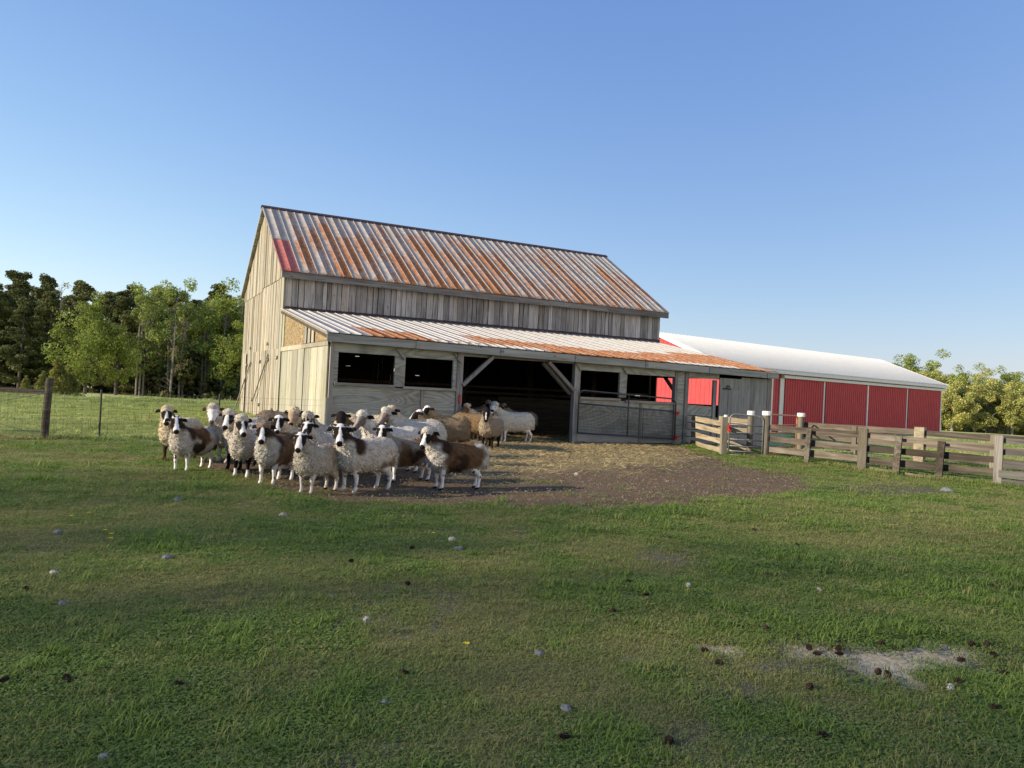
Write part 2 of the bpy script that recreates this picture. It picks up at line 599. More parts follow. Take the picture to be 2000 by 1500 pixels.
def masks(x, y):
    nz = (noise2(x, y, 0.9, 21, 4) - 0.5)
    nf = (noise2(x, y, 4.0, 31, 3) - 0.5)
    g = sstep(0.35, -0.25, poly_sd(x, y, GRAVEL) + nz * 1.5 + nf * 0.5)
    u, v = to_barn(x, y)
    inside = ((u > 0) & (u < 15.8) & (v > -0.1) & (v < 16.7)).astype(float)
    h = sstep(0.9, -0.9, poly_sd(x, y, HAY) + nz * 2.2 + nf)
    h = np.maximum(h, inside)
    s = np.zeros_like(x)
    for p in SAND:
        s = np.maximum(s, sstep(0.10, -0.05, poly_sd(x, y, p) + nf * 0.34))
    b = np.zeros_like(x)
    for p in BARE:
        b = np.maximum(b, sstep(0.18, -0.10, poly_sd(x, y, p) + nf * 0.5 + nz * 0.25))
    small = noise2(x, y, 1.25, 55, 3)
    b = np.maximum(b, sstep(0.64, 0.74, small) * sstep(14, 9, np.hypot(x, y)) * 0.8)
    lush = np.clip((noise2(x, y, 0.7, 71, 3) - 0.5) * 1.9 + 0.5 + (noise2(x, y, 2.6, 77, 2) - 0.5) * 1.5, 0, 1)
    field = sstep(17.0, 19.0, y + 0.55 * x * (x < 0) * 0 + np.where(x < -3, 1.5, 0)) * np.maximum(sstep(-4.0, -6.0, x), sstep(8.0, 11.0, x) * sstep(20, 24, y))
    return g, h, s, b, lush, field, inside


def axis(lo, hi, step, far_lo, far_hi):
    a = list(np.arange(lo, hi + 1e-6, step))
    s, p = step, hi
    up = []
    while p < far_hi:
        s *= 1.18
        p += s
        up.append(p)
    s, p = step, lo
    dn = []
    while p > far_lo:
        s *= 1.25
        p -= s
        dn.append(p)
    return np.array(dn[::-1] + a + up)


ax_ = axis(-11.0, 12.0, 0.09, -900, 900)
ay_ = axis(2.0, 26.0, 0.09, -500, 1500)
GX, GY = np.meshgrid(ax_, ay_, indexing='ij')
gxf, gyf = GX.ravel(), GY.ravel()
g_, h_, s_, b_, l_, fld_, ins_ = masks(gxf, gyf)
gzv = gz(gxf, gyf) - 0.03 * s_ - 0.015 * g_ + 0.03 * h_ * (noise2(gxf, gyf, 3.0, 91, 2))
nx, ny = len(ax_), len(ay_)
idx = np.arange(nx * ny).reshape(nx, ny)
F = np.stack([idx[:-1, :-1], idx[1:, :-1], idx[1:, 1:], idx[:-1, 1:]], -1).reshape(-1, 4)
gme = np_mesh('ground', np.stack([gxf, gyf, gzv], -1), F,
              dict(gravel=g_, hay=h_, sand=s_, bare=b_, lush=l_, field=fld_), smooth=True)


def ground_mat():
    t = NT('pasture_ground')
    v = t.coord((1, 1, 1), rand=False)
    n_f = t.noise(v, 45, 5, 0.7)
    n_m = t.noise(v, 9, 5, 0.65)
    n_l = t.noise(v, 0.5, 4, 0.6)
    lush = t.attr('lush').outputs['Fac']
    dry = t.ramp(n_f, [(0.3, (0.10, 0.088, 0.036)), (0.5, (0.20, 0.178, 0.072)), (0.7, (0.29, 0.255, 0.11))])
    grn = t.ramp(n_f, [(0.3, (0.085, 0.125, 0.024)), (0.5, (0.165, 0.23, 0.048)), (0.7, (0.23, 0.30, 0.078))])
    c = t.mix(t.maprange(t.math('ADD', t.math('MULTIPLY', lush, 0.7), t.math('MULTIPLY', n_m, 0.3)), 0.2, 0.7), dry, grn)
    fg = t.ramp(t.noise(t.coord((1, 1.6, 1), rand=False), 2.2, 6, 0.72), [(0.3, (0.22, 0.265, 0.085)), (0.5, (0.40, 0.44, 0.15)), (0.7, (0.55, 0.55, 0.26))])
    tan = t.maprange(t.noise(v, 0.16, 4, 0.6), 0.50, 0.66)
    fg = t.mix(t.math('MULTIPLY', tan, 0.6), fg, (0.40, 0.34, 0.19))
    c = t.mix(t.attr('field').outputs['Fac'], c, fg)
    bare = t.ramp(n_f, [(0.3, (0.05, 0.042, 0.032)), (0.55, (0.125, 0.107, 0.083)), (0.75, (0.22, 0.195, 0.155))])
    c = t.mix(t.math('MULTIPLY', t.attr('bare').outputs['Fac'], 0.9), c, bare)
    vor = t.n('ShaderNodeTexVoronoi')
    vor.inputs['Scale'].default_value = 34.0
    t.l(v, vor.inputs['Vector'])
    gr = t.mix(0.3, t.ramp(n_f, [(0.3, (0.055, 0.035, 0.019)), (0.5, (0.15, 0.10, 0.056)), (0.72, (0.34, 0.25, 0.155))]), t.mix(1.0, vor.outputs['Color'], (0.20, 0.15, 0.10), 'MULTIPLY'))
    gm = t.maprange(t.math('ADD', t.attr('gravel').outputs['Fac'], t.math('MULTIPLY', t.math('SUBTRACT', n_m, 0.5), 0.9)), 0.35, 0.65)
    c = t.mix(gm, c, gr)
    hy = t.ramp(t.noise(v, 38, 5, 0.75, 1.0), [(0.3, (0.075, 0.055, 0.026)), (0.5, (0.21, 0.16, 0.078)), (0.7, (0.36, 0.285, 0.145))])
    hm = t.maprange(t.math('ADD', t.attr('hay').outputs['Fac'], t.math('MULTIPLY', t.math('SUBTRACT', n_m, 0.5), 1.2)), 0.35, 0.75)
    c = t.mix(hm, c, hy)
    sd = t.ramp(t.noise(v, 22, 5, 0.7), [(0.3, (0.27, 0.215, 0.145)), (0.55, (0.46, 0.39, 0.285)), (0.75, (0.60, 0.53, 0.41))])
    sm = t.maprange(t.math('ADD', t.attr('sand').outputs['Fac'], t.math('MULTIPLY', t.math('SUBTRACT', t.noise(v, 14, 6, 0.75), 0.5), 1.6)), 0.24, 0.46)
    c = t.mix(sm, c, sd)
    hgt = t.math('ADD', t.math('MULTIPLY', n_f, 0.7), t.math('MULTIPLY', n_m, 0.5))
    return t.finish(c, 0.95, t.bump(hgt, 0.7, 0.03), spec=0.1)


ground = link('ground', gme, ground_mat(), kind='structure')


# grass: tens of thousands of small tufts, one stuff object
def clump_mesh(name, n, rad, h0, h1, w, lean, seed, broad=False):
    r = np.random.default_rng(seed)
    V, Fq, T = [], [], []
    for i in range(n):
        a = r.random() * 6.283
        q = rad * math.sqrt(r.random())
        px, py = q * math.cos(a), q * math.sin(a)
        hh = h0 + (h1 - h0) * r.random()
        d = r.random() * 6.283
        ln = lean * (0.3 + r.random()) * hh
        dx, dy = math.cos(d) * ln, math.sin(d) * ln
        sx, sy = -math.sin(d), math.cos(d)
        ww = w * (0.7 + 0.6 * r.random())
        b = len(V)
        if broad:
            V += [(px, py, hh * 0.6), (px + dx * .6 + sx * ww, py + dy * .6 + sy * ww, hh * .9), (px + dx * 1.5, py + dy * 1.5, hh * 0.85), (px + dx * .6 - sx * ww, py + dy * .6 - sy * ww, hh * .9)]
            T += [0.35, 0.8, 1.0, 0.8]
            Fq += [(b, b + 1, b + 2, b + 3)]
        else:
            V += [(px - sx * ww, py - sy * ww, -0.005), (px + sx * ww, py + sy * ww, -0.005),
                  (px + dx * .4 + sx * ww * .8, py + dy * .4 + sy * ww * .8, hh * .6), (px + dx * .4 - sx * ww * .8, py + dy * .4 - sy * ww * .8, hh * .6),
                  (px + dx * 1.1 + sx * ww * .15, py + dy * 1.1 + sy * ww * .15, hh), (px + dx * 1.1 - sx * ww * .15, py + dy * 1.1 - sy * ww * .15, hh)]
            T += [0.3, 0.3, 0.7, 0.7, 1.0, 1.0]
            Fq += [(b, b + 1, b + 2, b + 3), (b + 3, b + 2, b + 4, b + 5)]
    return np_mesh(name, V, Fq, dict(up=np.array(T)))


def grass_mat():
    t = NT('grass_blades')
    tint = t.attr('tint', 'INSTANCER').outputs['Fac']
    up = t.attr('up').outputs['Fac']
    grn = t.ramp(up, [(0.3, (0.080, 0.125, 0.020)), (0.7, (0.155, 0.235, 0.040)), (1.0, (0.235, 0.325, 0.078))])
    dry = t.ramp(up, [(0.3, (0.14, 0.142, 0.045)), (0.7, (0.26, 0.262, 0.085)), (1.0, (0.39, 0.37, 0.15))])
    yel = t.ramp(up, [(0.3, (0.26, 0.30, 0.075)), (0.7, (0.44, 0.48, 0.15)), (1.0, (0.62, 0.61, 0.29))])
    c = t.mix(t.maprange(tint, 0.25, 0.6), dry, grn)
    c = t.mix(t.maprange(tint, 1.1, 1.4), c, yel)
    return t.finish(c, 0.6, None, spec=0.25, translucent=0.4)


gm_ = grass_mat()
tufts = bpy.data.collections.new('grass_tuft_shapes')
specs = [(36, .095, .006, .017, .0019, 1.6, 1, False), (34, .10, .005, .014, .0021, 1.8, 2, False), (32, .09, .006, .019, .0022, 1.7, 3, False),
         (28, .08, .008, .014, .0065, 0.7, 4, True), (26, .055, .018, .046, .0022, 0.9, 5, False), (3, .10, .03, .08, .0012, 2.4, 6, False)]
for i, sp in enumerate(specs):
    me = clump_mesh('grass_tuft_%d' % i, *sp)
    me.materials.append(gm_)
    tufts.objects.link(bpy.data.objects.new('grass_tuft_%d' % i, me))


def scatter(n, r0, r1, a0, a1, power):
    r = r0 * (r1 / r0) ** RNG.random(n) if power == 0 else (r0 ** power + (r1 ** power - r0 ** power) * RNG.random(n)) ** (1 / power)
    a = np.radians(a0 + (a1 - a0) * RNG.random(n))
    return r * np.sin(a), r * np.cos(a)


xs, ys = [], []
for n, r0, r1, a0, a1 in ((37000, 2.0, 6.5, -64, 64), (48000, 6.5, 13, -60, 62), (31000, 13, 26, -46, 52), (15000, 20, 62, -40, -14), (7000, 20, 62, 20, 42)):
    x, y = scatter(n, r0, r1, a0, a1, 2)
    xs.append(x)
    ys.append(y)
xs, ys = np.concatenate(xs), np.concatenate(ys)
g1, h1, s1, b1, l1, f1, in1 = masks(xs, ys)
u1, v1 = to_barn(xs, ys)
barn_free = ~((u1 > -0.15) & (u1 < 16) & (v1 > -0.35) & (v1 < 17))
keep = (RNG.random(len(xs)) > np.maximum.reduce([g1 * 0.985, h1 * 0.99, s1 * 0.95, b1 * 0.66])) & barn_free
# fence lines and posts keep a rank strip of taller grass
fence_l = poly_sd(xs, ys, [(-16, 13.2), (-9.7, 16.0), (-7.2, 18.0), (-4.9, 20.0), (-4.95, 20.1), (-7.3, 18.1), (-9.8, 16.1), (-16, 13.3)])
fence_r = poly_sd(xs, ys, [(5.9, 21.0), (7.0, 21.0), (8.46, 18.35), (10.2, 16.0), (16, 13.2), (16, 13.1), (10.1, 15.9), (8.4, 18.3), (7.0, 20.9), (5.9, 20.9)])
rank = np.maximum(sstep(0.55, 0.1, fence_l), sstep(0.45, 0.1, fence_r) * 0.8) * (noise2(xs, ys, 1.5, 43, 2) > 0.42)
xs, ys, l1, f1, rank = xs[keep], ys[keep], l1[keep], f1[keep], rank[keep]
rr = np.hypot(xs, ys)
np_ = len(xs)
ti = np.clip(l1 * 0.80 + RNG.normal(0, 0.30, np_) + 0.06, 0, 1)
ti = np.where(f1 > 0.5, 1.05 + 0.5 * RNG.random(np_), ti)
sel = RNG.random(np_)
ind = np.where(sel < 0.30, 0, np.where(sel < 0.56, 1, np.where(sel < 0.76, 2, np.where(sel < 0.93, 3, np.where(sel < 0.96, 4, 5)))))
ind = np.where((l1 > 0.72) & (RNG.random(np_) < 0.35), 3, ind)
ind = np.where((l1 > 0.90) & (RNG.random(np_) < 0.10), 4, ind)
ind = np.where(rank > 0.3, 4, ind)
sc = (0.75 + 0.6 * RNG.random(np_)) * (1 + np.clip((rr - 5) / 11, 0, 0.9)) * (0.75 + 0.5 * l1)
sc = np.where(f1 > 0.5, (1.4 + 1.4 * RNG.random(np_)) * (1 + np.clip((rr - 18) / 26, 0, 2.2)), sc)
sc = np.where(rank > 0.3, 1.2 + 1.7 * RNG.random(np_), sc)
# dry standing stalks along the wire fence and in the near field
nd = 900
xd = RNG.uniform(-15, -4.6, nd)
yd = 17.2 + (xd + 9.7) * 0.62 + np.abs(RNG.normal(0, 3.2, nd))
ud, vd = to_barn(xd, yd)
kd = ~((ud > -0.3) & (ud < 16) & (vd > -0.35) & (vd < 17)) & (noise2(xd, yd, 0.5, 15, 2) > 0.45)
xd, yd = xd[kd], yd[kd]
nd = len(xd)
xs, ys = np.concatenate([xs, xd]), np.concatenate([ys, yd])
ti = np.concatenate([ti, np.zeros(nd)])
ind = np.concatenate([ind, np.full(nd, 5)])
sc = np.concatenate([sc, RNG.uniform(2.5, 6.5, nd)])
np_ = len(xs)
gz1 = gz(xs, ys)
pm = bpy.data.meshes.new('grass')
pm.vertices.add(np_)
pm.vertices.foreach_set('co', np.stack([xs, ys, gz1], -1).astype(np.float32).ravel())
for nme, arr in (('tint', ti), ('scl', sc), ('rot', RNG.random(np_) * 6.283)):
    at = pm.attributes.new(nme, 'FLOAT', 'POINT')
    at.data.foreach_set('value', arr.astype(np.float32))
at = pm.attributes.new('pick', 'INT', 'POINT')
at.data.foreach_set('value', ind.astype(np.int32))


def instancer(name, coll):
    ng = bpy.data.node_groups.new(name, 'GeometryNodeTree')
    ng.interface.new_socket('Geometry', in_out='INPUT', socket_type='NodeSocketGeometry')
    ng.interface.new_socket('Geometry', in_out='OUTPUT', socket_type='NodeSocketGeometry')
    N, L = ng.nodes, ng.links
    gi, go = N.new('NodeGroupInput'), N.new('NodeGroupOutput')
    ci = N.new('GeometryNodeCollectionInfo')
    ci.inputs['Collection'].default_value = coll
    ci.inputs['Separate Children'].default_value = True
    ci.inputs['Reset Children'].default_value = True
    iop = N.new('GeometryNodeInstanceOnPoints')
    iop.inputs['Pick Instance'].default_value = True

    def na(nm, typ):
        a = N.new('GeometryNodeInputNamedAttribute')
        a.data_type = typ
        a.inputs['Name'].default_value = nm
        return a.outputs['Attribute']
    m2p = N.new('GeometryNodeMeshToPoints')
    L.new(gi.outputs[0], m2p.inputs['Mesh'])
    L.new(m2p.outputs[0], iop.inputs['Points'])
    L.new(ci.outputs[0], iop.inputs['Instance'])
    L.new(na('pick', 'INT'), iop.inputs['Instance Index'])
    cx = N.new('ShaderNodeCombineXYZ')
    L.new(na('rot', 'FLOAT'), cx.inputs['Z'])
    L.new(cx.outputs[0], iop.inputs['Rotation'])
    L.new(na('scl', 'FLOAT'), iop.inputs['Scale'])
    L.new(iop.outputs[0], go.inputs[0])
    return ng


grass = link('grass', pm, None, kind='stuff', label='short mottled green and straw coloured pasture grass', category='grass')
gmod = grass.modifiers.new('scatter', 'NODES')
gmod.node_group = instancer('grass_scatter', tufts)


# loose straw and wood chips in front of the barn door: one stuff mesh each
def flakes(n, poly_mask, lens, wid, seed, thick):
    r = np.random.default_rng(seed)
    x = r.uniform(-6, 7, n * 4)
    y = r.uniform(8.5, 27, n * 4)
    w = poly_mask(x, y)
    k = np.nonzero(r.random(len(x)) < w)[0][:n]
    x, y = x[k], y[k]
    n = len(x)
    a = r.random(n) * 6.283
    L = r.uniform(*lens, n) / 2
    W = r.uniform(*wid, n) / 2
    z = gz(x, y) + r.uniform(0.003, 0.022, n) + 0.02 * poly_mask(x, y)
    tlt = r.normal(0, 0.25, n)
    d = np.stack([np.cos(a), np.sin(a), tlt], -1)
    s = np.stack([-np.sin(a), np.cos(a), r.normal(0, 0.3, n)], -1)
    c = np.stack([x, y, z], -1)
    up = np.array([0, 0, 1.0])
    V = np.stack([c - d * L[:, None] - s * W[:, None], c + d * L[:, None] - s * W[:, None], c + d * L[:, None] + s * W[:, None], c - d * L[:, None] + s * W[:, None], c + up * thick * W[:, None]], 1).reshape(-1, 3)
    b = (np.arange(n) * 5)[:, None]
    Fs = np.concatenate([b + np.array([[0, 1, 4]]), b + np.array([[1, 2, 4]]), b + np.array([[2, 3, 4]]), b + np.array([[3, 0, 4]])])
    return V, Fs


def hay_w(x, y):
    m = masks(x, y)
    return m[1] * 0.9


def chip_w(x, y):
    m = masks(x, y)
    return m[0] * 0.8 * (1 - 0.6 * m[1])


V, Fs = flakes(11000, hay_w, (0.06, 0.24), (0.004, 0.010), 3, 1.2)
link('straw_litter', np_mesh('straw_litter', V, Fs), M['straw'], kind='stuff', label='loose yellow straw scattered before the barn doorway', category='straw')
V, Fs = flakes(14000, chip_w, (0.010, 0.032), (0.007, 0.016), 4, 0.8)
link('wood_chips', np_mesh('wood_chips', V, Fs), M['chip'], kind='stuff', label='small chips and gravel over the dark bare yard', category='gravel')

# ------------------------------------------------------------------ the old barn
barn = empty('barn', (BX, BY, 0), BYAW, label='old weathered wooden barn with rusty ribbed roof and open front lean-to', category='barn')
LB, WB, DB = 15.88, 9.88, 6.87
ZE, ZRG = 5.32, 8.305
SL = (ZRG - ZE) / (WB / 2)
VR = DB + WB / 2
LLEAN = 15.6


def zroof(v):
    return ZRG - SL * abs(v - VR)


def zlean(u, v):
    f = 2.75 - 0.19 * u / 15.75
    return f + (3.88 - f) * (v + 0.25) / 7.12


def roof_panel(u0, nstrip, sw, zf, v0, v1, nseg, rustf, oxide=0.0, h=0.028):
    """ribbed sheet, edge to edge, in barn coordinates; rustf(strip_index, t) gives wear"""
    V, R, O = [], [], []
    prof = []
    for k in range(nstrip):
        x = u0 + k * sw
        prof += [(x, 0, k, 0), (x + .005, h, k, 1), (x + .024, h, k, 1), (x + .029, 0, k, 0)]
    prof.append((u0 + nstrip * sw, 0, nstrip - 1, 0))
    m = len(prof)
    for j in range(nseg + 1):
        t = j / nseg
        v = v0 + (v1 - v0) * t
        for (x, hh, k, rib) in prof:
            V.append((x, v, zf(x, v) + hh))
            R.append(rustf(k, t) * (0.55 if rib else 1.0))
            O.append(oxide)
    # thickness
    n0 = len(V)
    V += [(x, y, z - 0.006) for (x, y, z) in V]
    R += R
    O += O
    Fs = []
    for j in range(nseg):
        for i in range(m - 1):
            a, b, c, d = j * m + i, j * m + i + 1, (j + 1) * m + i + 1, (j + 1) * m + i
            Fs.append((a, b, c, d))
    for i in range(m - 1):
        Fs.append((i + 1, i, n0 + i, n0 + i + 1))
    return np_mesh('roof_panel', V, Fs, dict(rust=np.array(R), oxide=np.array(O)))


# main roof, front slope: deck, then sheets of two strips
VE = DB - 0.305
mb = MB()
uA, uB = -0.205, LB + 0.28
mb.hexa([(uA + .02, VE + .05, zroof(VE + .05) - .075), (uB - .02, VE + .05, zroof(VE + .05) - .075), (uB - .02, VR, ZRG - .075), (uA + .02, VR, ZRG - .075),
         (uA + .02, VE + .05, zroof(VE + .05) - .02), (uB - .02, VE + .05, zroof(VE + .05) - .02), (uB - .02, VR, ZRG - .02), (uA + .02, VR, ZRG - .02)])
roof = mb.build('roof', M['wood_upfascia'], barn, label='steep gable roof of alternating bare and rusty metal sheets')
rr_ = random.Random(3)
NP = 27
sw = (uB - uA) / (NP * 2)
for i in range(NP):
    heavy = 0.50 + 0.22 * rr_.random()
    light = 0.28 + 0.17 * rr_.random()
    if i == 0:
        heavy, light = 0.30, 0.18
    if i == 1:
        heavy, light = 0.62, 0.2
    if i > NP - 3:
        heavy, light = 0.55, 0.25
    top = 0.10 + 0.2 * rr_.random()
    ph = rr_.random() * 6.28

    def rf(k, t, heavy=heavy, light=light, top=top, ph=ph):
        if k % 2 == 1:
            return heavy * (0.62 + 0.38 * min(1, max(0, (1.0 - t) / 0.40))) + 0.08 * math.sin(9 * t + ph)
        return light + 0.08 * math.sin(7 * t + ph)
    if i == 0:
        vm = VE + (VR - VE) * 0.46
        o = link('roof_panel', roof_panel(uA, 2, sw, lambda x, v: zroof(v) + .006, vm - .05, VR, 8, rf), M['roof_rust'], roof)
        o = link('roof_panel', roof_panel(uA, 2, sw, lambda x, v: zroof(v) + .001, VE, vm, 8, lambda k, t: 0.2, oxide=1.0), M['roof_rust'], roof, label='dull red oxide roof sheet at the gable corner')
    else:
        link('roof_panel', roof_panel(uA + i * 2 * sw, 2, sw, lambda x, v: zroof(v), VE, VR, 14, rf), M['roof_rust'], roof)
mb = MB()
mb.hexa([(uA, VR, ZRG - .05), (uB, VR, ZRG - .05), (uB, DB + WB + .305, zroof(VE) - .05), (uA, DB + WB + .305, zroof(VE) - .05),
         (uA, VR, ZRG), (uB, VR, ZRG), (uB, DB + WB + .305, zroof(VE)), (uA, DB + WB + .305, zroof(VE))])
mb.build('roof_back_slope', M['roof_lean'], barn)
# sheathing boards visible under the left rake overhang (front and rear slopes)
for s, n in ((1, 13), (-1, 13)):
    for i in range(n):
        t0, t1 = i / n, (i + 0.92) / n
        va, vb = VR - s * t0 * (WB / 2 + .28), VR - s * t1 * (WB / 2 + .28)
        lo, hi = min(va, vb), max(va, vb)
        m2 = MB()
        m2.hexa([(uA + .015, lo, zroof(lo) - .105), (0.0, lo, zroof(lo) - .105), (0.0, hi, zroof(hi) - .105), (uA + .015, hi, zroof(hi) - .105),
                 (uA + .015, lo, zroof(lo) - .080), (0.0, lo, zroof(lo) - .080), (0.0, hi, zroof(hi) - .080), (uA + .015, hi, zroof(hi) - .080)])
        m2.build('sheathing_board', M['wood_post'], roof)
mb = MB()
for s in (-1, 1):
    mb.hexa([(uA - .03, VR, ZRG + .035), (uB + .02, VR, ZRG + .035), (uB + .02, VR + s * .17, ZRG - .17 * SL + .035), (uA - .03, VR + s * .17, ZRG - .17 * SL + .035),
             (uA - .03, VR, ZRG + .055), (uB + .02, VR, ZRG + .055), (uB + .02, VR + s * .17, ZRG - .17 * SL + .05), (uA - .03, VR + s * .17, ZRG - .17 * SL + .05)])
mb.build('ridge_cap', M['ridge_dark'], roof)
for a, b, dz in ((uA + .02, 4.9, 0), (4.905, 10.2, -.01), (10.205, 13.0, .005), (13.005, uB - .05, -.005)):
    mb = MB()
    z = zroof(VE) - .03 + dz
    mb.box((a, VE + .01, z - .20), (b, VE + .045, z))
    mb.build('fascia_board', M['wood_upfascia'], roof)

# upper front wall: frame rails with upright boards
mb = MB()
for z in (3.95, 4.5, 5.05):
    mb.box((0.05, DB + .01, z - .05), (LB - .05, DB + .07, z + .05))
fw = mb.build('upper_front_wall', M['wood_shaded_x'], barn)
rb = random.Random(5)
u = 0.0
while u < LB - 0.02:
    w = min(rb.uniform(0.15, 0.27), LB - u)
    gap = rb.choice([.010, .014, .018, .024, .034])
    d = rb.uniform(-.012, .012)
    zb = 3.83 + rb.uniform(-.04, .05)
    zt = 5.10
    lean = rb.uniform(-.006, .006)
    m2 = MB()
    m2.hexa([(u + gap / 2, DB - .028 + d, zb), (u + w - gap / 2, DB - .028 + d + rb.uniform(-.004, .004), zb + rb.uniform(-.02, .02)), (u + w - gap / 2, DB + .002, zb), (u + gap / 2, DB + .002, zb),
             (u + gap / 2 + lean, DB - .028 + d, zt), (u + w - gap / 2 + lean, DB - .028 + d, zt), (u + w - gap / 2 + lean, DB + .002, zt), (u + gap / 2 + lean, DB + .002, zt)])
    m2.build('board', M['wood_grey'], fw)
    u += w

# left gable wall: rails and three courses of boards
mb = MB()
for z in (0.3, 1.4, 2.45, 3.6, 4.9, 6.2):
    hw = (ZRG - z) / SL - .12 if z > ZE else WB / 2 - .02
    mb.box((0.03, VR - min(hw, WB / 2 - .02), z - .06), (0.09, VR + min(hw, WB / 2 - .02), z + .06))
gw = mb.build('gable_wall', M['wood_dark'], barn)
rb = random.Random(8)
for (zb, zt, off, vlo, vhi) in ((4.95, None, -.055, DB + .02, DB + WB), (2.47, 5.02, -.028, DB + .42, DB + WB), (-.15, 2.52, -.050, DB + .42, DB + WB)):
    v = vlo
    while v < vhi - .03:
        w = min(rb.uniform(.13, .27), vhi - v)
        gap = rb.choice([.008, .012, .016, .022])
        d = rb.uniform(-.014, .014)
        va, vb = v + gap / 2, v + w - gap / 2
        b0 = zb + (rb.uniform(-.015, .015))
        if zb == 4.95:
            b0 += (-.06 if v > 11.5 else .05)
            ta, tb = zroof(va) - .10, zroof(vb) - .10
            if min(ta, tb) < b0 + .03:
                v += w
                continue
        else:
            ta = tb = zt
        if zb < 0:
            b0 -= (v - DB) * 0.02
        if zb < 0 and abs(v - 15.1) < .13:
            v += w                      # the gap where a board is missing
            continue
        ln = rb.uniform(-.006, .006)
        m2 = MB()
        m2.hexa([(off + d, va, b0), (0.026, va, b0), (0.026, vb, b0), (off + d, vb, b0),
                 (off + d, va + ln, ta), (0.026, va + ln, ta), (0.026, vb + ln, tb), (off + d, vb + ln, tb)])
        m2.build('board', M['wood_gable'], gw)
        v += w
m2 = MB()
m2.box((-.062, DB - .03, -.1), (0.0, DB + .38, 5.06))
m2.build('corner_board', M['wood_side'], gw)
for (v, z, l) in ((7.4, 2.2, .2), (9.3, 2.15, .2), (11.2, 2.1, .2), (14.9, 2.0, .2), (8.0, .35, .2), (11.0, .42, .25), (12.8, .55, .2), (9.6, 2.75, .1), (14.0, 2.7, .1)):
    m2 = MB()
    m2.bar((-.085, v - l / 2, z + .03), (-.085, v + l / 2, z - .03), .05, .08)
    m2.build('hinge_block', M['wood_post'], gw)
for (va, za, vb, zb) in ((13.6, 2.1, 17.05, .15), (9.2, 2.35, 12.0, .55)):
    m2 = MB()
    m2.bar((-.10, va, za), (-.16, vb, zb), .04, .05)
    m2.build('leaning_pole', M['wood_gable'], gw)

# far gable and rear wall (seen through the openings): boards with light gaps, one mesh each
rb = random.Random(12)
mb = MB()
v = DB
while v < DB + WB - .02:
    w = min(rb.uniform(.16, .26), DB + WB - v)
    g = rb.choice([.004, .008, .014])
    mb.hexa([(LB - .026, v + g / 2, -.2), (LB, v + g / 2, -.2), (LB, v + w - g / 2, -.2), (LB - .026, v + w - g / 2, -.2),
             (LB - .026, v + g / 2, zroof(v) - .1), (LB, v + g / 2, zroof(v) - .1), (LB, v + w - g / 2, zroof(v + w) - .1), (LB - .026, v + w - g / 2, zroof(v + w) - .1)])
    v += w
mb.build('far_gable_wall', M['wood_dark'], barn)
mb = MB()
u = 0.0
while u < LB - .02:
    w = min(rb.uniform(.16, .27), LB - u)
    g = rb.choice([.002, .002, .003, .004, .006, .010])
    z0 = -.6
    if rb.random() < .10:
        zc = rb.uniform(1.6, 3.2)
        mb.box((u + g / 2, DB + WB - .026, z0), (u + w - g / 2, DB + WB, zc))
        mb.box((u + g / 2, DB + WB - .026, zc + rb.uniform(.006, .02)), (u + w - g / 2, DB + WB, ZE - .12))
    else:
        mb.box((u + g / 2, DB + WB - .026, z0), (u + w - g / 2, DB + WB, ZE - .12))
    u += w
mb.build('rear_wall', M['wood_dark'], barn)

# lean-to roof
ulA, ulB = -0.15, 15.75
mb = MB()
mb.hexa([(ulA + .04, -.2, zlean(ulA, -.2) - .17), (ulB - .04, -.2, zlean(ulB, -.2) - .17), (ulB - .04, DB - .03, 3.88 - .17), (ulA + .04, DB - .03, 3.88 - .17),
         (ulA + .04, -.2, zlean(ulA, -.2) - .09), (ulB - .04, -.2, zlean(ulB, -.2) - .09), (ulB - .04, DB - .03, 3.88 - .09), (ulA + .04, DB - .03, 3.88 - .09)])
lroof = mb.build('lean_to_roof', M['wood_shaded_x'], barn, label='low pale metal lean-to roof with orange rust along its lower edge')
NL = 26
swl = (ulB - ulA) / (NL * 2)
rr_ = random.Random(9)
for i in range(NL):
    def rf(k, t, i=i):
        uu = ulA + (2 * i + k) * swl
        lim = 0.0
        if 0.85 < uu < 2.75:
            lim = 0.34 - .03 * (uu - .85)
        elif 2.75 <= uu < 4.6:
            lim = .08
        elif 4.6 <= uu < 9.6:
            lim = 0.42 - .035 * (uu - 4.6)
        elif 9.6 <= uu < 11.2:
            lim = 0.30
        elif 11.2 <= uu < 13.0:
            lim = 0.36
        elif uu >= 13.0:
            lim = 0.50
        base = 0.10
        low = 0.05 if (2.75 <= uu < 4.6) else (-.1)
        r = 0.92 if (t < lim and t > low) else base
        if 4.6 <= uu < 6.3 and t < 0.10:
            r = 0.2
        if 11.0 < uu < 14.2 and t < 0.07:
            r = 0.2
        return r
    link('roof_panel', roof_panel(ulA + i * 2 * swl, 2, swl, lambda x, v: zlean(x, v), -.25, DB - .03, 26, rf, h=.022), M['roof_lean'], lroof)
cuts = [ulA + .02, 2.35, 4.91, 7.42, 10.03, 12.65, 15.24, ulB - .02]
for a, b in zip(cuts[:-1], cuts[1:]):
    mb = MB()
    za, zb = zlean(a, -.25) - .025, zlean(b, -.25) - .025
    mb.hexa([(a + .003, -.235, za - .21), (b - .003, -.235, zb - .21), (b - .003, -.19, zb - .21), (a + .003, -.19, za - .21),
             (a + .003, -.235, za), (b - .003, -.235, zb), (b - .003, -.19, zb), (a + .003, -.19, za)])
    mb.build('fascia_board', M['wood_fascia'], lroof)
for a in cuts[1:-1]:
    mb = MB()
    z = zlean(a, -.25) - .03
    mb.box((a - .05, -.255, z - .205), (a + .05, -.237, z - .004))
    mb.build('splice_block', M['wood_fascia'], lroof)
mb = MB()
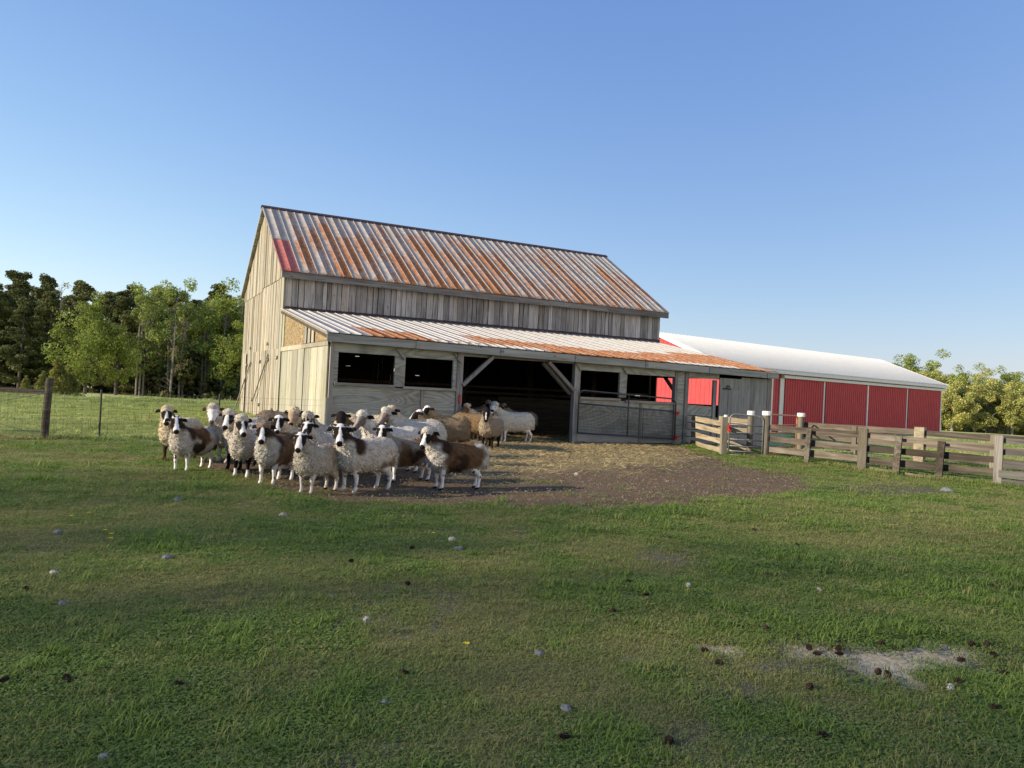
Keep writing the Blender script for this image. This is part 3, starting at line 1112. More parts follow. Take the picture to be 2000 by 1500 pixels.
mb.hexa([(uA + .2, DB - .06, 3.86), (LB, DB - .06, 3.86), (LB, DB - .031, 3.86), (uA + .2, DB - .031, 3.86), (uA + .2, DB - .06, 3.94), (LB, DB - .06, 3.94), (LB, DB - .031, 3.97), (uA + .2, DB - .031, 3.97)])
mb.build('roof_flashing', M['ridge_dark'], lroof)

# lean-to front
front = empty('lean_to_front', (0, 0, 0), 0)
front.parent = barn


def zs(u):
    return 2.50 - 0.19 * u / 15.6


def fbox(name, mat, u0, u1, z0, z1, v0=-.03, v1=0.0, parent=front, **kw):
    m2 = MB()
    m2.box((u0, v0, z0), (u1, v1, z1))
    return m2.build(name, mat, parent, **kw)


for (u0, u1) in ((0.02, 0.13), (3.62, 3.80), (7.50, 7.70), (11.34, 11.44), (11.76, 11.90), (15.40, 15.56)):
    fbox('post', M['wood_post'], u0, u1, -.12, zs(u0) + .05, -.06, .10)
for (u0, u1) in ((.13, .24), (1.79, 2.09), (9.17, 9.44)):
    fbox('window_stud', M['ply'], u0, u1, 1.42, 2.26, -.035, .05)
fbox('window_stud', M['ply'], 3.50, 3.615, 1.42, 2.26, -.035, .05)
for (u0, u1, z0, z1) in ((.135, 1.95, 2.26, 2.53), (1.955, 3.60, 2.24, 2.50), (7.705, 9.30, 2.20, 2.46), (9.305, 11.33, 2.17, 2.43), (11.905, 13.2, 2.18, 2.40)):
    fbox('header_panel', M['ply'], u0, u1, z0, z1, -.045, -.01)
for (u0, u1, z) in ((.16, 1.80, 1.46), (2.04, 3.61, 1.44), (7.71, 9.2, 1.38), (9.4, 11.33, 1.34)):
    fbox('window_sill', M['wood_beam_x'], u0, u1, z - .07, z, -.10, .04)
for (u0, u1, z0, z1) in ((.135, 2.58, -.1, 1.385), (2.68, 3.61, -.1, 1.365), (7.71, 9.98, .25, 1.31), (10.08, 11.33, .25, 1.27), (11.45, 11.755, 1.32, 2.40), (11.45, 11.755, -.1, 1.27)):
    fbox('plywood_panel', M['ply'], u0, u1, z0, z1, -.025, .0)
for (u0, u1, z0, z1) in ((2.585, 2.675, -.1, 1.365), (9.985, 10.075, .0, 1.29)):
    fbox('batten', M['wood_post'], u0, u1, z0, z1, -.05, .0)
fbox('batten', M['wood_beam_x'], 11.445, 11.757, 1.272, 1.318, -.04, 0)
for (u0, u1) in ((7.71, 8.6), (8.605, 9.98), (10.08, 11.33)):
    fbox('kick_board', M['wood_beam_x'], u0, u1, .0, .247, -.045, 0)
# knee braces and header beam over the wide doorway
for p, q_ in (((3.80, -.04, 1.55), (4.72, -.04, 2.42)), ((7.50, -.04, 1.55), (6.55, -.04, 2.38))):
    m2 = MB()
    m2.bar(p, q_, .10, .14, up=(0, 1, 0))
    m2.build('knee_brace', M['wood_post'], front)
m2 = MB()
m2.box((3.8, -.02, 2.38), (7.5, .10, 2.50))
m2.build('header_beam', M['wood_beam_x'], front)
for (u0, s) in ((3.62, 1), (7.6, -1), (1.95, 1), (9.3, 1)):
    m2 = MB()
    m2.bar((u0 - .14, -.052, 2.44), (u0 + .10, -.052, 2.16), .012, .10, up=(0, 1, 0))
    m2.build('gusset_plate', M['ply'], front)
m2 = MB()
m2.bar((7.62, .12, -.1), (7.62, .12, 2.4), .16, .14, up=(0, 1, 0))
m2.build('inner_post', M['wood_post'], front)
m2 = MB()
m2.bar((7.5, .2, 1.45), (6.5, .2, 2.35), .08, .12, up=(0, 1, 0))
m2.build('knee_brace', M['wood_post'], front)
m2 = MB()
m2.box((3.70, -.085, 1.02), (3.755, -.061, 1.28))
m2.build('red_latch', M['latch_red'], front)
# right bays: half wall boards, framed opening and shut door
zz = 1.30
for i, h in enumerate((.36, .24, .22, .24, .22)):
    m2 = MB()
    u1 = 13.05 if i == 0 else 13.2
    m2.hexa([(11.905, -.04, zz - h + .012), (u1, -.04, zz - h - .03), (u1, -.008, zz - h - .03), (11.905, -.008, zz - h + .012), (11.905, -.04, zz - .008), (u1, -.04, zz - .05), (u1, -.008, zz - .05), (11.905, -.008, zz - .008)])
    m2.build('half_wall_board', M['ply'] if i == 0 else M['wood_beam_x'], front)
    zz -= h
fbox('door_jamb', M['wood_post'], 13.05, 13.2, -.1, 2.15, 0.05, .12)
fbox('batten', M['wood_post'], 12.95, 13.06, .1, 1.36, -.075, -.042)
dr = fbox('barn_door', M['wood_door'], 13.22, 14.18, .35, 2.24, -.07, -.03)
fbox('door_batten', M['wood_door'], 13.22, 13.31, .9, 2.0, -.095, -.071, dr)
fbox('hinge', M['black'], 13.34, 13.72, 1.86, 1.90, -.10, -.072, dr)
fbox('door_panel', M['wood_door'], 13.60, 14.10, .5, 1.84, -.085, -.0715, dr)
m2 = MB()
m2.tube([(13.50, -.10, 1.90), (13.53, -.11, 2.0), (13.60, -.11, 1.97), (13.63, -.10, 1.93)], .015, 6)
m2.build('hook', M['black'], dr)
fbox('plywood_panel', M['wood_door'], 14.20, 15.39, -.1, 2.30, -.05, -.01)
fbox('half_wall_board', M['wood_beam_x'], 13.22, 14.18, -.1, .34, -.06, -.02)

# lean-to left side wall
side = empty('lean_to_side_wall', (0, 0, 0), 0)
side.parent = barn
edges = [6.83, 5.75, 4.89, 3.58 + .35, 3.0, 2.14, 1.25, 0.62, 0.0]
rb = random.Random(2)
for a, b in zip(edges[1:], edges[:-1]):
    m2 = MB()
    d = rb.uniform(-.006, .006)
    m2.box((-.035 + d * 2, a + .018, -.15), (0.0, b - .018, 2.46))
    m2.build('board', M['wood_side'], side)
m2 = MB()
m2.box((-.06, -.04, 2.42), (-.036, 3.4, 2.54))
m2.build('rail', M['wood_gable'], side)
m2 = MB()
m2.box((-.058, 3.405, 2.41), (-.034, 6.82, 2.55))
m2.build('rail', M['wood_gable'], side)


def side_panel(name, mat, va, vb, off):
    m2 = MB()
    za, zb = zlean(0, va) - .10, zlean(0, vb) - .10
    m2.hexa([(-.03 + off, va, 2.56), (off, va, 2.56), (off, vb, 2.56), (-.03 + off, vb, 2.56), (-.03 + off, va, za), (off, va, za), (off, vb, zb), (-.03 + off, vb, zb)])
    m2.build(name, mat, side)


side_panel('strand_board', M['osb'], 3.3, 6.5, .02)
side_panel('strand_board', M['osb'], .18, 1.75, .02)
for va in (1.85, 2.35, 2.85):
    side_panel('stud', M['wood_gable'], va, va + .32, .0)
side_panel('corner_stud', M['wood_side'], 6.5, 6.83, -.01)
m2 = MB()
m2.hexa([(-.09, -.2, zlean(0, -.2) - .12), (-.05, -.2, zlean(0, -.2) - .12), (-.05, 6.8, zlean(0, 6.8) - .12), (-.09, 6.8, zlean(0, 6.8) - .12),
         (-.09, -.2, zlean(0, -.2) - .03), (-.05, -.2, zlean(0, -.2) - .03), (-.05, 6.8, zlean(0, 6.8) - .03), (-.09, 6.8, zlean(0, 6.8) - .03)])
m2.build('rake_trim', M['wood_gable'], side)
m2 = MB()
m2.box((-.045, -.065, -.12), (.02, -.036, 1.05))
m2.build('corner_board', M['wood_gable'], side)

# lean-to right end wall with the opening onto the red barn
mb = MB()
for (va, vb, za, zb_) in ((-.02, 2.6, -.15, None), (6.55, DB, -.15, None), (2.6, 6.55, -.15, 1.28), (2.6, 6.55, 2.30, None)):
    if zb_ is None:
        mb.hexa([(LLEAN - .04, va, za), (LLEAN, va, za), (LLEAN, vb, za), (LLEAN - .04, vb, za), (LLEAN - .04, va, zlean(LLEAN, va) - .08), (LLEAN, va, zlean(LLEAN, va) - .08), (LLEAN, vb, zlean(LLEAN, vb) - .08), (LLEAN - .04, vb, zlean(LLEAN, vb) - .08)])
    else:
        mb.box((LLEAN - .04, va, za), (LLEAN, vb, zb_))
mb.build('lean_to_end_wall', M['wood_dark'], barn)
m2 = MB()
m2.bar((LLEAN - .1, 6.5, 2.9), (LLEAN - .1, 4.6, 1.25), .06, .17, up=(1, 0, 0))
m2.build('end_brace', M['wood_dark'], barn)

# interior: partition, rails and posts between lean-to and barn
inn = empty('interior_partition', (0, 0, 0), 0)
inn.parent = barn
for (u0, u1, z0, z1, mt) in ((8.3, 10.75, -.15, 1.2, 'wood_shaded_x'), (10.76, 13.2, -.15, 1.18, 'wood_shaded_x'), (13.21, 15.6, -.15, 1.18, 'wood_dark'), (5.6, 8.28, -.15, 1.16, 'wood_dark'), (0.1, 5.58, -.15, 1.1, 'wood_dark')):
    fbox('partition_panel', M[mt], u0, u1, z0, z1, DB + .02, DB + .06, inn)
for z in (1.32, 1.55):
    fbox('rail', M['wood_shaded_x'], .1, 15.5, z - .05, z + .05, DB - .02, DB + .02, inn)
for u in (.05, 3.9, 6.8, 9.6, 12.6, 15.5):
    fbox('post', M['wood_dark'], u, u + .2, -.15, 3.9, DB + .07, DB + .25, inn)
mb = MB()
mb.box((0.05, DB + .1, 3.3), (LB - .05, DB + WB - .05, 3.38))
mb.build('hay_loft_floor', M['wood_dark'], inn)
fbox('hay_loft_beam', M['wood_shaded_x'], .1, 15.7, 3.4, 3.6, DB + .06, DB + .26, inn)

# ------------------------------------------------------------------ the wire mesh gate on the barn front
def gate_tube(g, pts, r, mat, name, n=8):
    m2 = MB()
    m2.tube(pts, r, n)
    return m2.build(name, mat, g, smooth=True)


def arc(cx, cz, r, a0, a1, y, n=6):
    return [(cx + r * math.cos(a0 + (a1 - a0) * i / n), y, cz + r * math.sin(a0 + (a1 - a0) * i / n)) for i in range(n + 1)]


mg = empty('mesh_gate', (*from_barn(7.62, -.16), 0), BYAW, label='long grey tube gate with wire mesh folded flat against the barn front', category='gate')
tilt = -.036
pts = [(0, 0, .28), (0, 0, 1.40)] + arc(.16, 1.42, .16, math.pi, math.pi / 2, 0) + [(3.5, 0, 1.58 + 3.5 * tilt)] + [(3.5 + .2 * math.sin(a), 0, 1.38 + 3.5 * tilt + .2 * math.cos(a)) for a in (.4, .8, 1.2, 1.57)] + [(3.72, 0, .28 + 3.7 * tilt)]
gate_tube(mg, pts, .024, M['gate_dark'], 'frame')
for z in (.28, 1.18):
    gate_tube(mg, [(0, 0, z), (3.72, 0, z + 3.72 * tilt)], .022, M['gate_dark'], 'rail')
gate_tube(mg, [(1.84, 0, .28 + 1.84 * tilt), (1.84, 0, 1.55 + 1.84 * tilt)], .02, M['gate_dark'], 'upright')
gate_tube(mg, [(2.42, -.01, .15), (2.42, -.01, 1.1)], .008, M['gate_dark'], 'upright', 5)
mb = MB()
for i in range(1, 74):
    x = i * .05
    mb.bar((x, -.004, .28 + x * tilt), (x, -.004, 1.18 + x * tilt), .006, .006)
for j in range(1, 9):
    z = .28 + j * .10
    mb.bar((0, .004, z), (3.72, .004, z + 3.72 * tilt), .006, .006)
mb.build('wire_mesh', M['gate_dark'], mg, kind='stuff')
for z in (.98, .20):
    m2 = MB()
    m2.box((3.70, -.05, z - .07), (3.79, .03, z + .07))
    m2.tube([(3.74, -.05, z), (3.80, -.09, z + .03)], .02, 6)
    m2.build('latch', M['latch_red'], mg)
m2 = MB()
m2.box((2.05, -.032, 1.485), (2.24, -.0255, 1.515))
m2.build('sticker', M['label_white'], mg)

# ------------------------------------------------------------------ red metal barn
RX, RY, RYAW = 14.074, 50.976, 0.649
rbn = empty('red_barn', (RX, RY, -.71), RYAW, label='long red metal barn with white roof and white trimmed sliding doors', category='barn')
RL, RW, REZ, RRZ = 24.0, 9.0, 3.50, 5.28
rbn.scale = (1.3, 1.3, 1.3)


def rz_(v):
    return RRZ - (RRZ - REZ) / (RW / 2 + .3) * abs(v - RW / 2)


def ribbed(u0, u1, z0, z1, v, step=.30, h=.022, d=1):
    m2 = MB()
    us = np.arange(u0, u1, step)
    for a in us:
        b = min(a + step, u1)
        m2.add([(a, v, z0), (b, v, z0), (b, v, z1), (a, v, z1)], [(0, 1, 2, 3)])
        m2.hexa([(a, v - d * h, z0), (a + .05, v - d * h, z0), (a + .07, v, z0), (a - .02, v, z0), (a, v - d * h, z1), (a + .05, v - d * h, z1), (a + .07, v, z1), (a - .02, v, z1)])
    return m2


ribbed(0, RL, -.3, REZ - .05, 0).build('front_wall', M['red_metal'], rbn)
mb = MB()
mb.box((0, .01, -.3), (RL, .06, REZ - .1))
mb.box((0, RW - .05, -.3), (RL, RW, REZ - .05))
mb.build('wall_frame', M['red_metal'], rbn)
# gables
for uu, d in ((0, -1), (RL, 1)):
    m2 = MB()
    for v in np.arange(0, RW, .3):
        w = min(v + .3, RW)
        m2.hexa([(uu - .02, v, -.3), (uu + .02, v, -.3), (uu + .02, w, -.3), (uu - .02, w, -.3), (uu - .02, v, rz_(v) - .04), (uu + .02, v, rz_(v) - .04), (uu + .02, w, rz_(w) - .04), (uu - .02, w, rz_(w) - .04)])
        m2.box((uu + d * .02 - .012, v, -.3), (uu + d * .02 + .012, v + .05, min(rz_(v), rz_(v + .05)) - .05))
    m2.build('gable_wall', M['red_metal'], rbn)


def roof_sheet(v0, v1, name):
    V, Fs = [], []
    step = .305
    prof = []
    u = -.35
    while u < RL + .35 - step + .01:
        prof += [(u, 0), (u + .014, .042), (u + .050, .042), (u + .064, 0)]
        u += step
    prof.append((RL + .35, 0))
    for v in (v0, v1):
        for x, h in prof:
            V.append((x, v, rz_(v) + h))
    m = len(prof)
    for i in range(m - 1):
        Fs.append((i, i + 1, m + i + 1, m + i))
    n0 = len(V)
    V += [(x, v, z - .03 if i % 1 == 0 else z) for i, (x, v, z) in enumerate(V)]
    for i in range(m - 1):
        Fs.append((i + 1, i, n0 + i, n0 + i + 1))
    Fs.append((n0, n0 + m, n0 + 2 * m - 1, n0 + m - 1))
    return link(name, np_mesh(name, V, np.array(Fs)), M['white_metal'], rbn)


roof_sheet(-.35, RW / 2, 'roof')
roof_sheet(RW + .35, RW / 2, 'roof')
mb = MB()
mb.box((-.35, -.36, rz_(-.35) - .21), (RL + .35, -.32, rz_(-.35) - .035))
mb.build('eave_trim', M['white_metal'], rbn)
for uu in (-.36, RL + .33):
    for s in (0, 1):
        m2 = MB()
        v0, v1 = (-.35, RW / 2) if s == 0 else (RW + .35, RW / 2)
        m2.hexa([(uu, v0, rz_(v0) - .2), (uu + .03, v0, rz_(v0) - .2), (uu + .03, v1, RRZ - .2), (uu, v1, RRZ - .2), (uu, v0, rz_(v0) + .03), (uu + .03, v0, rz_(v0) + .03), (uu + .03, v1, RRZ + .03), (uu, v1, RRZ + .03)])
        m2.build('rake_trim', M['white_metal'], rbn)
mb = MB()
mb.hexa([(4.9, -.26, 3.06), (24.35, -.26, 3.06), (24.35, -.02, 3.06), (4.9, -.02, 3.06), (4.9, -.22, 3.22), (24.35, -.22, 3.22), (24.35, -.02, 3.30), (4.9, -.02, 3.30)])
mb.build('door_track', M['white_metal'], rbn)
for (u0, u1, dv) in ((5.2, 9.05, -.10), (9.2, 13.85, -.16), (14.0, 19.0, -.10), (19.15, 23.75, -.16)):
    d = ribbed(u0, u1, -.02, 3.05, dv, .235, .028).build('sliding_door', M['red_metal'], rbn)
    m2 = MB()
    m2.box((u1 - .02, dv - .03, -.02), (u1 + .12, dv + .02, 3.04))
    m2.box((u0, dv - .02, -.08), (u1, dv + .02, .02))
    m2.build('door_trim', M['white_metal'], d)
for (u0, u1) in ((4.78, 5.15), (4.0, 4.12), (23.85, 24.02)):
    m2 = MB()
    m2.box((u0, -.08, -.25), (u1, -.025, 3.05))
    m2.build('corner_trim', M['white_metal'], rbn)

# ------------------------------------------------------------------ board fence on the right
bf = empty('board_fence', (7.0, 21.0, 0), 0, label='weathered brown board fence with square posts running from the barn', category='fence')
FB = Vector((7.0, 21.0, 0))
rb = random.Random(21)


def fpost(parent, x, y, h, w, mat='wood_fpost', rnd=False, cap=None, lean=(0, 0), rot=0.3, name='post'):
    z0 = gzf(x, y)
    m2 = MB()
    if rnd:
        m2.tube([(x, y, z0 - .15), (x + lean[0] * .5, y + lean[1] * .5, z0 + h * .5), (x + lean[0], y + lean[1], z0 + h)], [w * 1.02, w, w * .97], 14)
    else:
        m2.bar((x, y, z0 - .15), (x + lean[0], y + lean[1], z0 + h), w, w, up=(math.cos(rot), math.sin(rot), 0))
    m2.v = [tuple(Vector(p) - FB) for p in m2.v] if parent is bf else m2.v
    o = m2.build(name, M[mat], parent, smooth=False)
    if cap:
        m3 = MB()
        zt = z0 + h
        m3.tube([(x + lean[0], y + lean[1], zt - .06), (x + lean[0], y + lean[1], zt + .045), (x + lean[0], y + lean[1], zt + .055)], [w * 1.22, w * 1.22, w * 1.05], 16)
        m3.v = [tuple(Vector(p) - FB) for p in m3.v] if parent is bf else m3.v
        m3.build('post_cap', M[cap], o)
    return o


def fboard(a, b, za, zb, h, mat='wood_fence', th=.035, off=0.0, sag=0.0, name='board', parent=None):
    """one plank from ground point a to b with its centre at za / zb"""
    ax, ay = a
    bx, by = b
    d = Vector((bx - ax, by - ay, 0)).normalized()
    n = Vector((d.y, -d.x, 0)) * off
    L = math.hypot(bx - ax, by - ay)
    ang = math.atan2(by - ay, bx - ax)
    m2 = MB()
    ns = 9
    for i in range(ns + 1):
        t = i / ns
        zc = za + (zb - za) * t - sag * 4 * t * (1 - t)
        hh = h / 2 * (1 + .09 * math.sin(7 * t + za * 20) + .05 * math.sin(19 * t + za * 50))
        m2.v += [(L * t, -th / 2, zc - hh), (L * t, th / 2, zc - hh), (L * t, th / 2, zc + hh), (L * t, -th / 2, zc + hh)]
    for i in range(ns):
        k = i * 4
        for q_ in range(4):
            m2.f.append((k + q_, k + (q_ + 1) % 4, k + 4 + (q_ + 1) % 4, k + 4 + q_))
    m2.f += [(3, 2, 1, 0), tuple(ns * 4 + q_ for q_ in range(4))]
    o = m2.build(name, M[mat], parent or bf)
    base = Vector((0, 0, 0)) if parent is None or parent is bf else None
    p = Vector((ax, ay, 0)) + n
    o.location = p - FB if (parent is None or parent is bf) else p
    o.rotation_euler = (0, 0, ang)
    return o


P0, P1, P2, P2b, P3 = (5.93, 25.35), (5.87, 21.07), (7.02, 21.07), (6.80, 21.75), (9.3, 24.6)
P4, P5 = (8.46, 18.38), (10.22, 16.04)
fpost(bf, *P1, 1.05, .15, rot=.1)
fpost(bf, P1[0] + .16, P1[1] + .45, 1.05, .045, rnd=True, cap='cap_white')
fpost(bf, *P2, 1.22, .10, rnd=True, cap='cap_white')
fpost(bf, *P2b, 1.20, .085, rnd=True, cap='cap_white')
fpost(bf, *P3, 1.18, .10, rnd=True, cap='cap_white')
fpost(bf, *P4, .99, .19, rot=.95)
fpost(bf, *P5, 1.03, .15, rot=.9, mat='wood_post')
for (za, zb, h) in ((.86, .82, .15), (.64, .59, .16), (.34, .33, .15), (.06, .08, .14)):
    fboard(P0, P1, za, zb + .02, h, 'wood_fence_y', sag=.01, off=-.06)
for (za, zb, h) in ((.95, .90, .16), (.66, .62, .18), (.36, .20, .07), (.12, .10, .10)):
    fboard((6.05, 22.3), (6.85, 21.95), za, zb, h, 'wood_fence_y')


def lerp2(a, b, t):
    return (a[0] + (b[0] - a[0]) * t, a[1] + (b[1] - a[1]) * t)


for (a, b, zs_) in ((P2, P4, ((.83, .82), (.50, .50), (.24, .26), (-.02, .02))), (P4, P5, ((.80, .78), (.53, .50), (.27, .25), (.02, .02)))):
    for (za, zb) in zs_:
        za, zb = za + rb.uniform(-.03, .03), zb + rb.uniform(-.03, .03)
        fboard(a, b, za, zb, rb.uniform(.13, .175), 'wood_fence', sag=rb.uniform(-.01, .05), off=-.06 + rb.uniform(-.012, .012))
for t, a, b, h in ((.5, P2, P4, .86), (.30, P4, P5, .86), (.62, P4, P5, .83)):
    x, y = lerp2(a, b, t)
    d = Vector((b[0] - a[0], b[1] - a[1], 0)).normalized()
    m2 = MB()
    m2.bar((x - d.y * -.10 - FB.x - .03, y - .10 * d.x - FB.y, -.1), (x - d.y * -.10 - FB.x + .02, y - .10 * d.x - FB.y, h), .15, .045, up=(d.y, -d.x, 0))
    m2.build('batten_post', M['wood_fence'], bf)
fboard(lerp2(P2, P4, .08), lerp2(P2, P4, .92), -.10, -.08, .14, 'wood_fpost', th=.10, off=.12, name='ground_timber')
PE = (12.9, 12.45)
for (za, h) in ((.94, .10), (.70, .11)):
    fboard(P5, PE, za, za, h, 'wood_fgrey', off=-.05)
for (za, h, o_) in ((.44, .15, .02), (.25, .16, .05), (.05, .17, .03)):
    fboard(P5, PE, za, za + .02, h, 'wood_fgrey', off=o_, sag=.0)
fpost(bf, *lerp2(P5, PE, .75), 1.0, .14, rot=.9)

# second, farther fence of the pen
bf2 = empty('pen_fence', (0, 0, 0), 0, label='farther brown pen fence behind the front board fence', category='fence')
Q = [(9.3, 24.9), (11.75, 22.0), (14.2, 19.2), (17.0, 16.0)]
for i, (x, y) in enumerate(Q[1:]):
    fpost(bf2, x, y, 1.0, .26 if i == 0 else .18, rot=.8, mat='wood_fence_y' if i == 0 else 'wood_fpost')
for a, b in zip(Q[:-1], Q[1:]):
    for za in (.84, .52, .22):
        fboard(a, b, za, za + rb.uniform(-.04, .04), .17, 'wood_fence', sag=.02, parent=bf2)
    x, y = lerp2(a, b, .5)
    fpost(bf2, x, y, .92, .13, rot=.8)
fpost(bf2, 15.1, 20.6, 1.0, .07, rnd=True, cap='cap_white')
fpost(bf2, 15.9, 20.9, 1.05, .09, rnd=True)

# small grey gate
sg = empty('small_gate', (6.0, 21.0, gzf(6.0, 21.0)), 0.0, label='narrow grey tube gate between wooden posts of the board fence', category='gate')
gate_tube(sg, [(0, 0, .03), (0, 0, .98)] + arc(.14, 1.0, .14, math.pi, math.pi / 2, 0) + [(.78, 0, 1.11)] + arc(.78, .97, .14, math.pi / 2, 0, 0) + [(.92, 0, .0)], .021, M['gate_grey'], 'frame')
for z in (.86, .65, .46, .28, .14, .03):
    gate_tube(sg, [(0, 0, z), (.92, 0, z - .02)], .017, M['gate_grey'], 'rail')
m2 = MB()
m2.box((-.05, -.05, .66), (.03, -.01, .84))
m2.tube([(-.03, -.05, .80), (-.06, -.09, .76), (-.03, -.10, .70)], .018, 6)
m2.build('latch', M['latch_red'], sg)

# orange gate standing behind
og = empty('orange_gate', (7.15, 21.3, gzf(7.15, 21.3)), math.atan2(3.2, 2.05), label='orange painted tube gate behind the round capped posts', category='gate')
gate_tube(og, [(0, 0, .05), (0, 0, 1.0)] + arc(.18, 1.0, .18, math.pi, math.pi / 2, 0) + [(3.35, 0, 1.14)] + arc(3.35, .98, .16, math.pi / 2, 0, 0) + [(3.51, 0, .05)], .023, M['gate_orange'], 'frame')
for z in (.88, .66, .44, .24, .06):
    gate_tube(og, [(0, 0, z), (3.51, 0, z - .03)], .019, M['gate_orange'], 'rail')

# ------------------------------------------------------------------ wire fence on the left
wf = empty('wire_fence', (-9.69, 16.07, 0), 0, label='wire stock fence with round wooden post and dark steel posts', category='fence')
W0 = Vector((-9.69, 16.07, 0))


def wadd(name, m2, mat, smooth=False, **kw):
    m2.v = [tuple(Vector(p) - W0) for p in m2.v]
    return m2.build(name, mat, wf, smooth, **kw)


z0 = gzf(-9.69, 16.07)
m2 = MB()
m2.tube([(-9.72, 16.07, z0 - .2), (-9.70, 16.07, z0 + .5), (-9.66, 16.07, z0 + 1.25), (-9.66, 16.07, z0 + 1.265)], [.078, .076, .072, .06], 14)
wadd('post', m2, M['wood_fence'])
m2 = MB()
m2.bar((-13.4, 16.25, .99), (-9.75, 16.06, .965), .045, .10)
wadd('rail', m2, M['wood_fence'])
m2 = MB()
m2.tube([(-13.4, 16.25, -.3), (-13.4, 16.25, 1.25)], [.095, .09], 14)
wadd('post', m2, M['wood_post'])
TP = [(-8.97, 16.8), (-6.95, 18.3)]
for x, y in TP:
    z0 = gzf(x, y)
    m2 = MB()
    m2.bar((x, y, z0 - .2), (x, y, z0 + 1.07), .036, .008, up=(0.6, 0.8, 0))
    m2.bar((x + .01, y + .013, z0 - .2), (x + .01, y + .013, z0 + 1.07), .008, .03, up=(0.6, 0.8, 0))
    wadd('steel_post', m2, M['tpost'])
line = [(-13.4, 16.25), (-9.69, 16.0), TP[0], TP[1], (-4.92, 20.02)]
m2 = MB()
for a, b in zip(line[:-1], line[1:]):
    za, zb = gzf(*a), gzf(*b)
    for h in (.08, .20, .33, .48, .66, .85, 1.0):
        m2.bar((a[0], a[1], za + h), (b[0], b[1], zb + h), .0035, .0035)
    L = math.hypot(b[0] - a[0], b[1] - a[1])
    n = int(L / .16)
    for i in range(1, n):
        t = i / n
        x, y, z = a[0] + (b[0] - a[0]) * t, a[1] + (b[1] - a[1]) * t, za + (zb - za) * t
        m2.bar((x, y, z + .08), (x, y, z + 1.0), .003, .003)
wadd('woven_wire', m2, M['wire'], kind='stuff')
m2 = MB()
m2.tube([(-9.75, 16.0, .93), (-10.9, 15.9, .66), (-13.4, 16.1, .1)], .006, 5)
m2.tube([(-13.4, 16.1, .95), (-11.0, 16.0, .36), (-9.75, 16.0, .06)], .006, 5)
wadd('brace_wire', m2, M['wire'])
m2 = MB()
m2.tube([(-10.72, 15.88, .74), (-10.62, 15.88, .60)], [.022, .020], 8)
wadd('insulator_handle', m2, M['black'])

# ------------------------------------------------------------------ sheep
WHITE, CREAM, GREYW = (0.52, 0.465, 0.39), (0.57, 0.475, 0.33), (0.44, 0.395, 0.33)
BROWN, DKBR, BLACK = (0.15, 0.085, 0.042), (0.045, 0.026, 0.016), (0.014, 0.011, 0.010)
TAN, GRBR = (0.34, 0.24, 0.13), (0.17, 0.135, 0.10)
FWHITE = (0.70, 0.66, 0.61)


def smin(a, b, k):
    h = np.clip(0.5 + 0.5 * (b - a) / k, 0, 1)
    return b * (1 - h) + a * h - k * h * (1 - h)


def sd_ell(P, c, r, e=2.0):
    q = np.abs(P - np.array(c, np.float32)) / np.array(r, np.float32)
    n = (q[..., 0] ** e + q[..., 1] ** e + q[..., 2] ** e) ** (1.0 / e)
    return (n - 1.0) * min(r) * 1.15


def sd_cone(P, a, b, ra, rb_):
    a = np.array(a, np.float32)
    ba = np.array(b, np.float32) - a
    pa = P - a
    t = np.clip((pa @ ba) / (ba @ ba), 0, 1)
    return np.linalg.norm(pa - t[..., None] * ba, axis=-1) - (ra + (rb_ - ra) * t)


def surface_nets(val, org, h):
    s = val < 0
    nx, ny, nz = val.shape
    acc = np.zeros((nx - 1, ny - 1, nz - 1, 3), np.float32)
    cnt = np.zeros((nx - 1, ny - 1, nz - 1), np.float32)
    corner = [(0, 0, 0), (1, 0, 0), (0, 1, 0), (1, 1, 0), (0, 0, 1), (1, 0, 1), (0, 1, 1), (1, 1, 1)]
    for i in range(8):
        for ax3 in range(3):
            a = corner[i]
            if a[ax3]:
                continue
            b = list(a)
            b[ax3] = 1
            va = val[a[0]:nx - 1 + a[0], a[1]:ny - 1 + a[1], a[2]:nz - 1 + a[2]]
            vb = val[b[0]:nx - 1 + b[0], b[1]:ny - 1 + b[1], b[2]:nz - 1 + b[2]]
            cr = (va < 0) != (vb < 0)
            t = np.where(cr, va / (va - vb + 1e-12), 0)
            for k in range(3):
                acc[..., k] += np.where(cr, a[k] + (t if k == ax3 else 0), 0)
            cnt += cr
    act = cnt > 0
    ids = -np.ones(act.shape, np.int64)
    ids[act] = np.arange(act.sum())
    I = np.argwhere(act)
    V = (I + acc[act] / cnt[act][:, None]) * h + org
    Fs = []
    for ax3 in range(3):
        o1, o2 = (ax3 + 1) % 3, (ax3 + 2) % 3
        sl0 = [slice(1, -1)] * 3
        sl0[ax3] = slice(0, -1)
        sl1 = list(sl0)
        sl1[ax3] = slice(1, None)
        a, b = s[tuple(sl0)], s[tuple(sl1)]
        cr = np.argwhere(a != b)
        if not len(cr):
            continue
        inside = a[tuple(cr.T)]
        base = cr.copy()
        base[:, o1] += 1
        base[:, o2] += 1
        c = []
        for d1, d2 in ((-1, -1), (0, -1), (0, 0), (-1, 0)):
            q_ = base.copy()
            q_[:, o1] += d1
            q_[:, o2] += d2
            c.append(ids[tuple(q_.T)])
        q_ = np.stack(c, -1)
        q_[~inside] = q_[~inside][:, ::-1]
        Fs.append(q_)
    Fs = np.concatenate(Fs)
    return V, Fs[(Fs >= 0).all(1)]


def rot_z(a):
    c, s = math.cos(a), math.sin(a)
    return np.array([[c, -s, 0], [s, c, 0], [0, 0, 1]], np.float32)


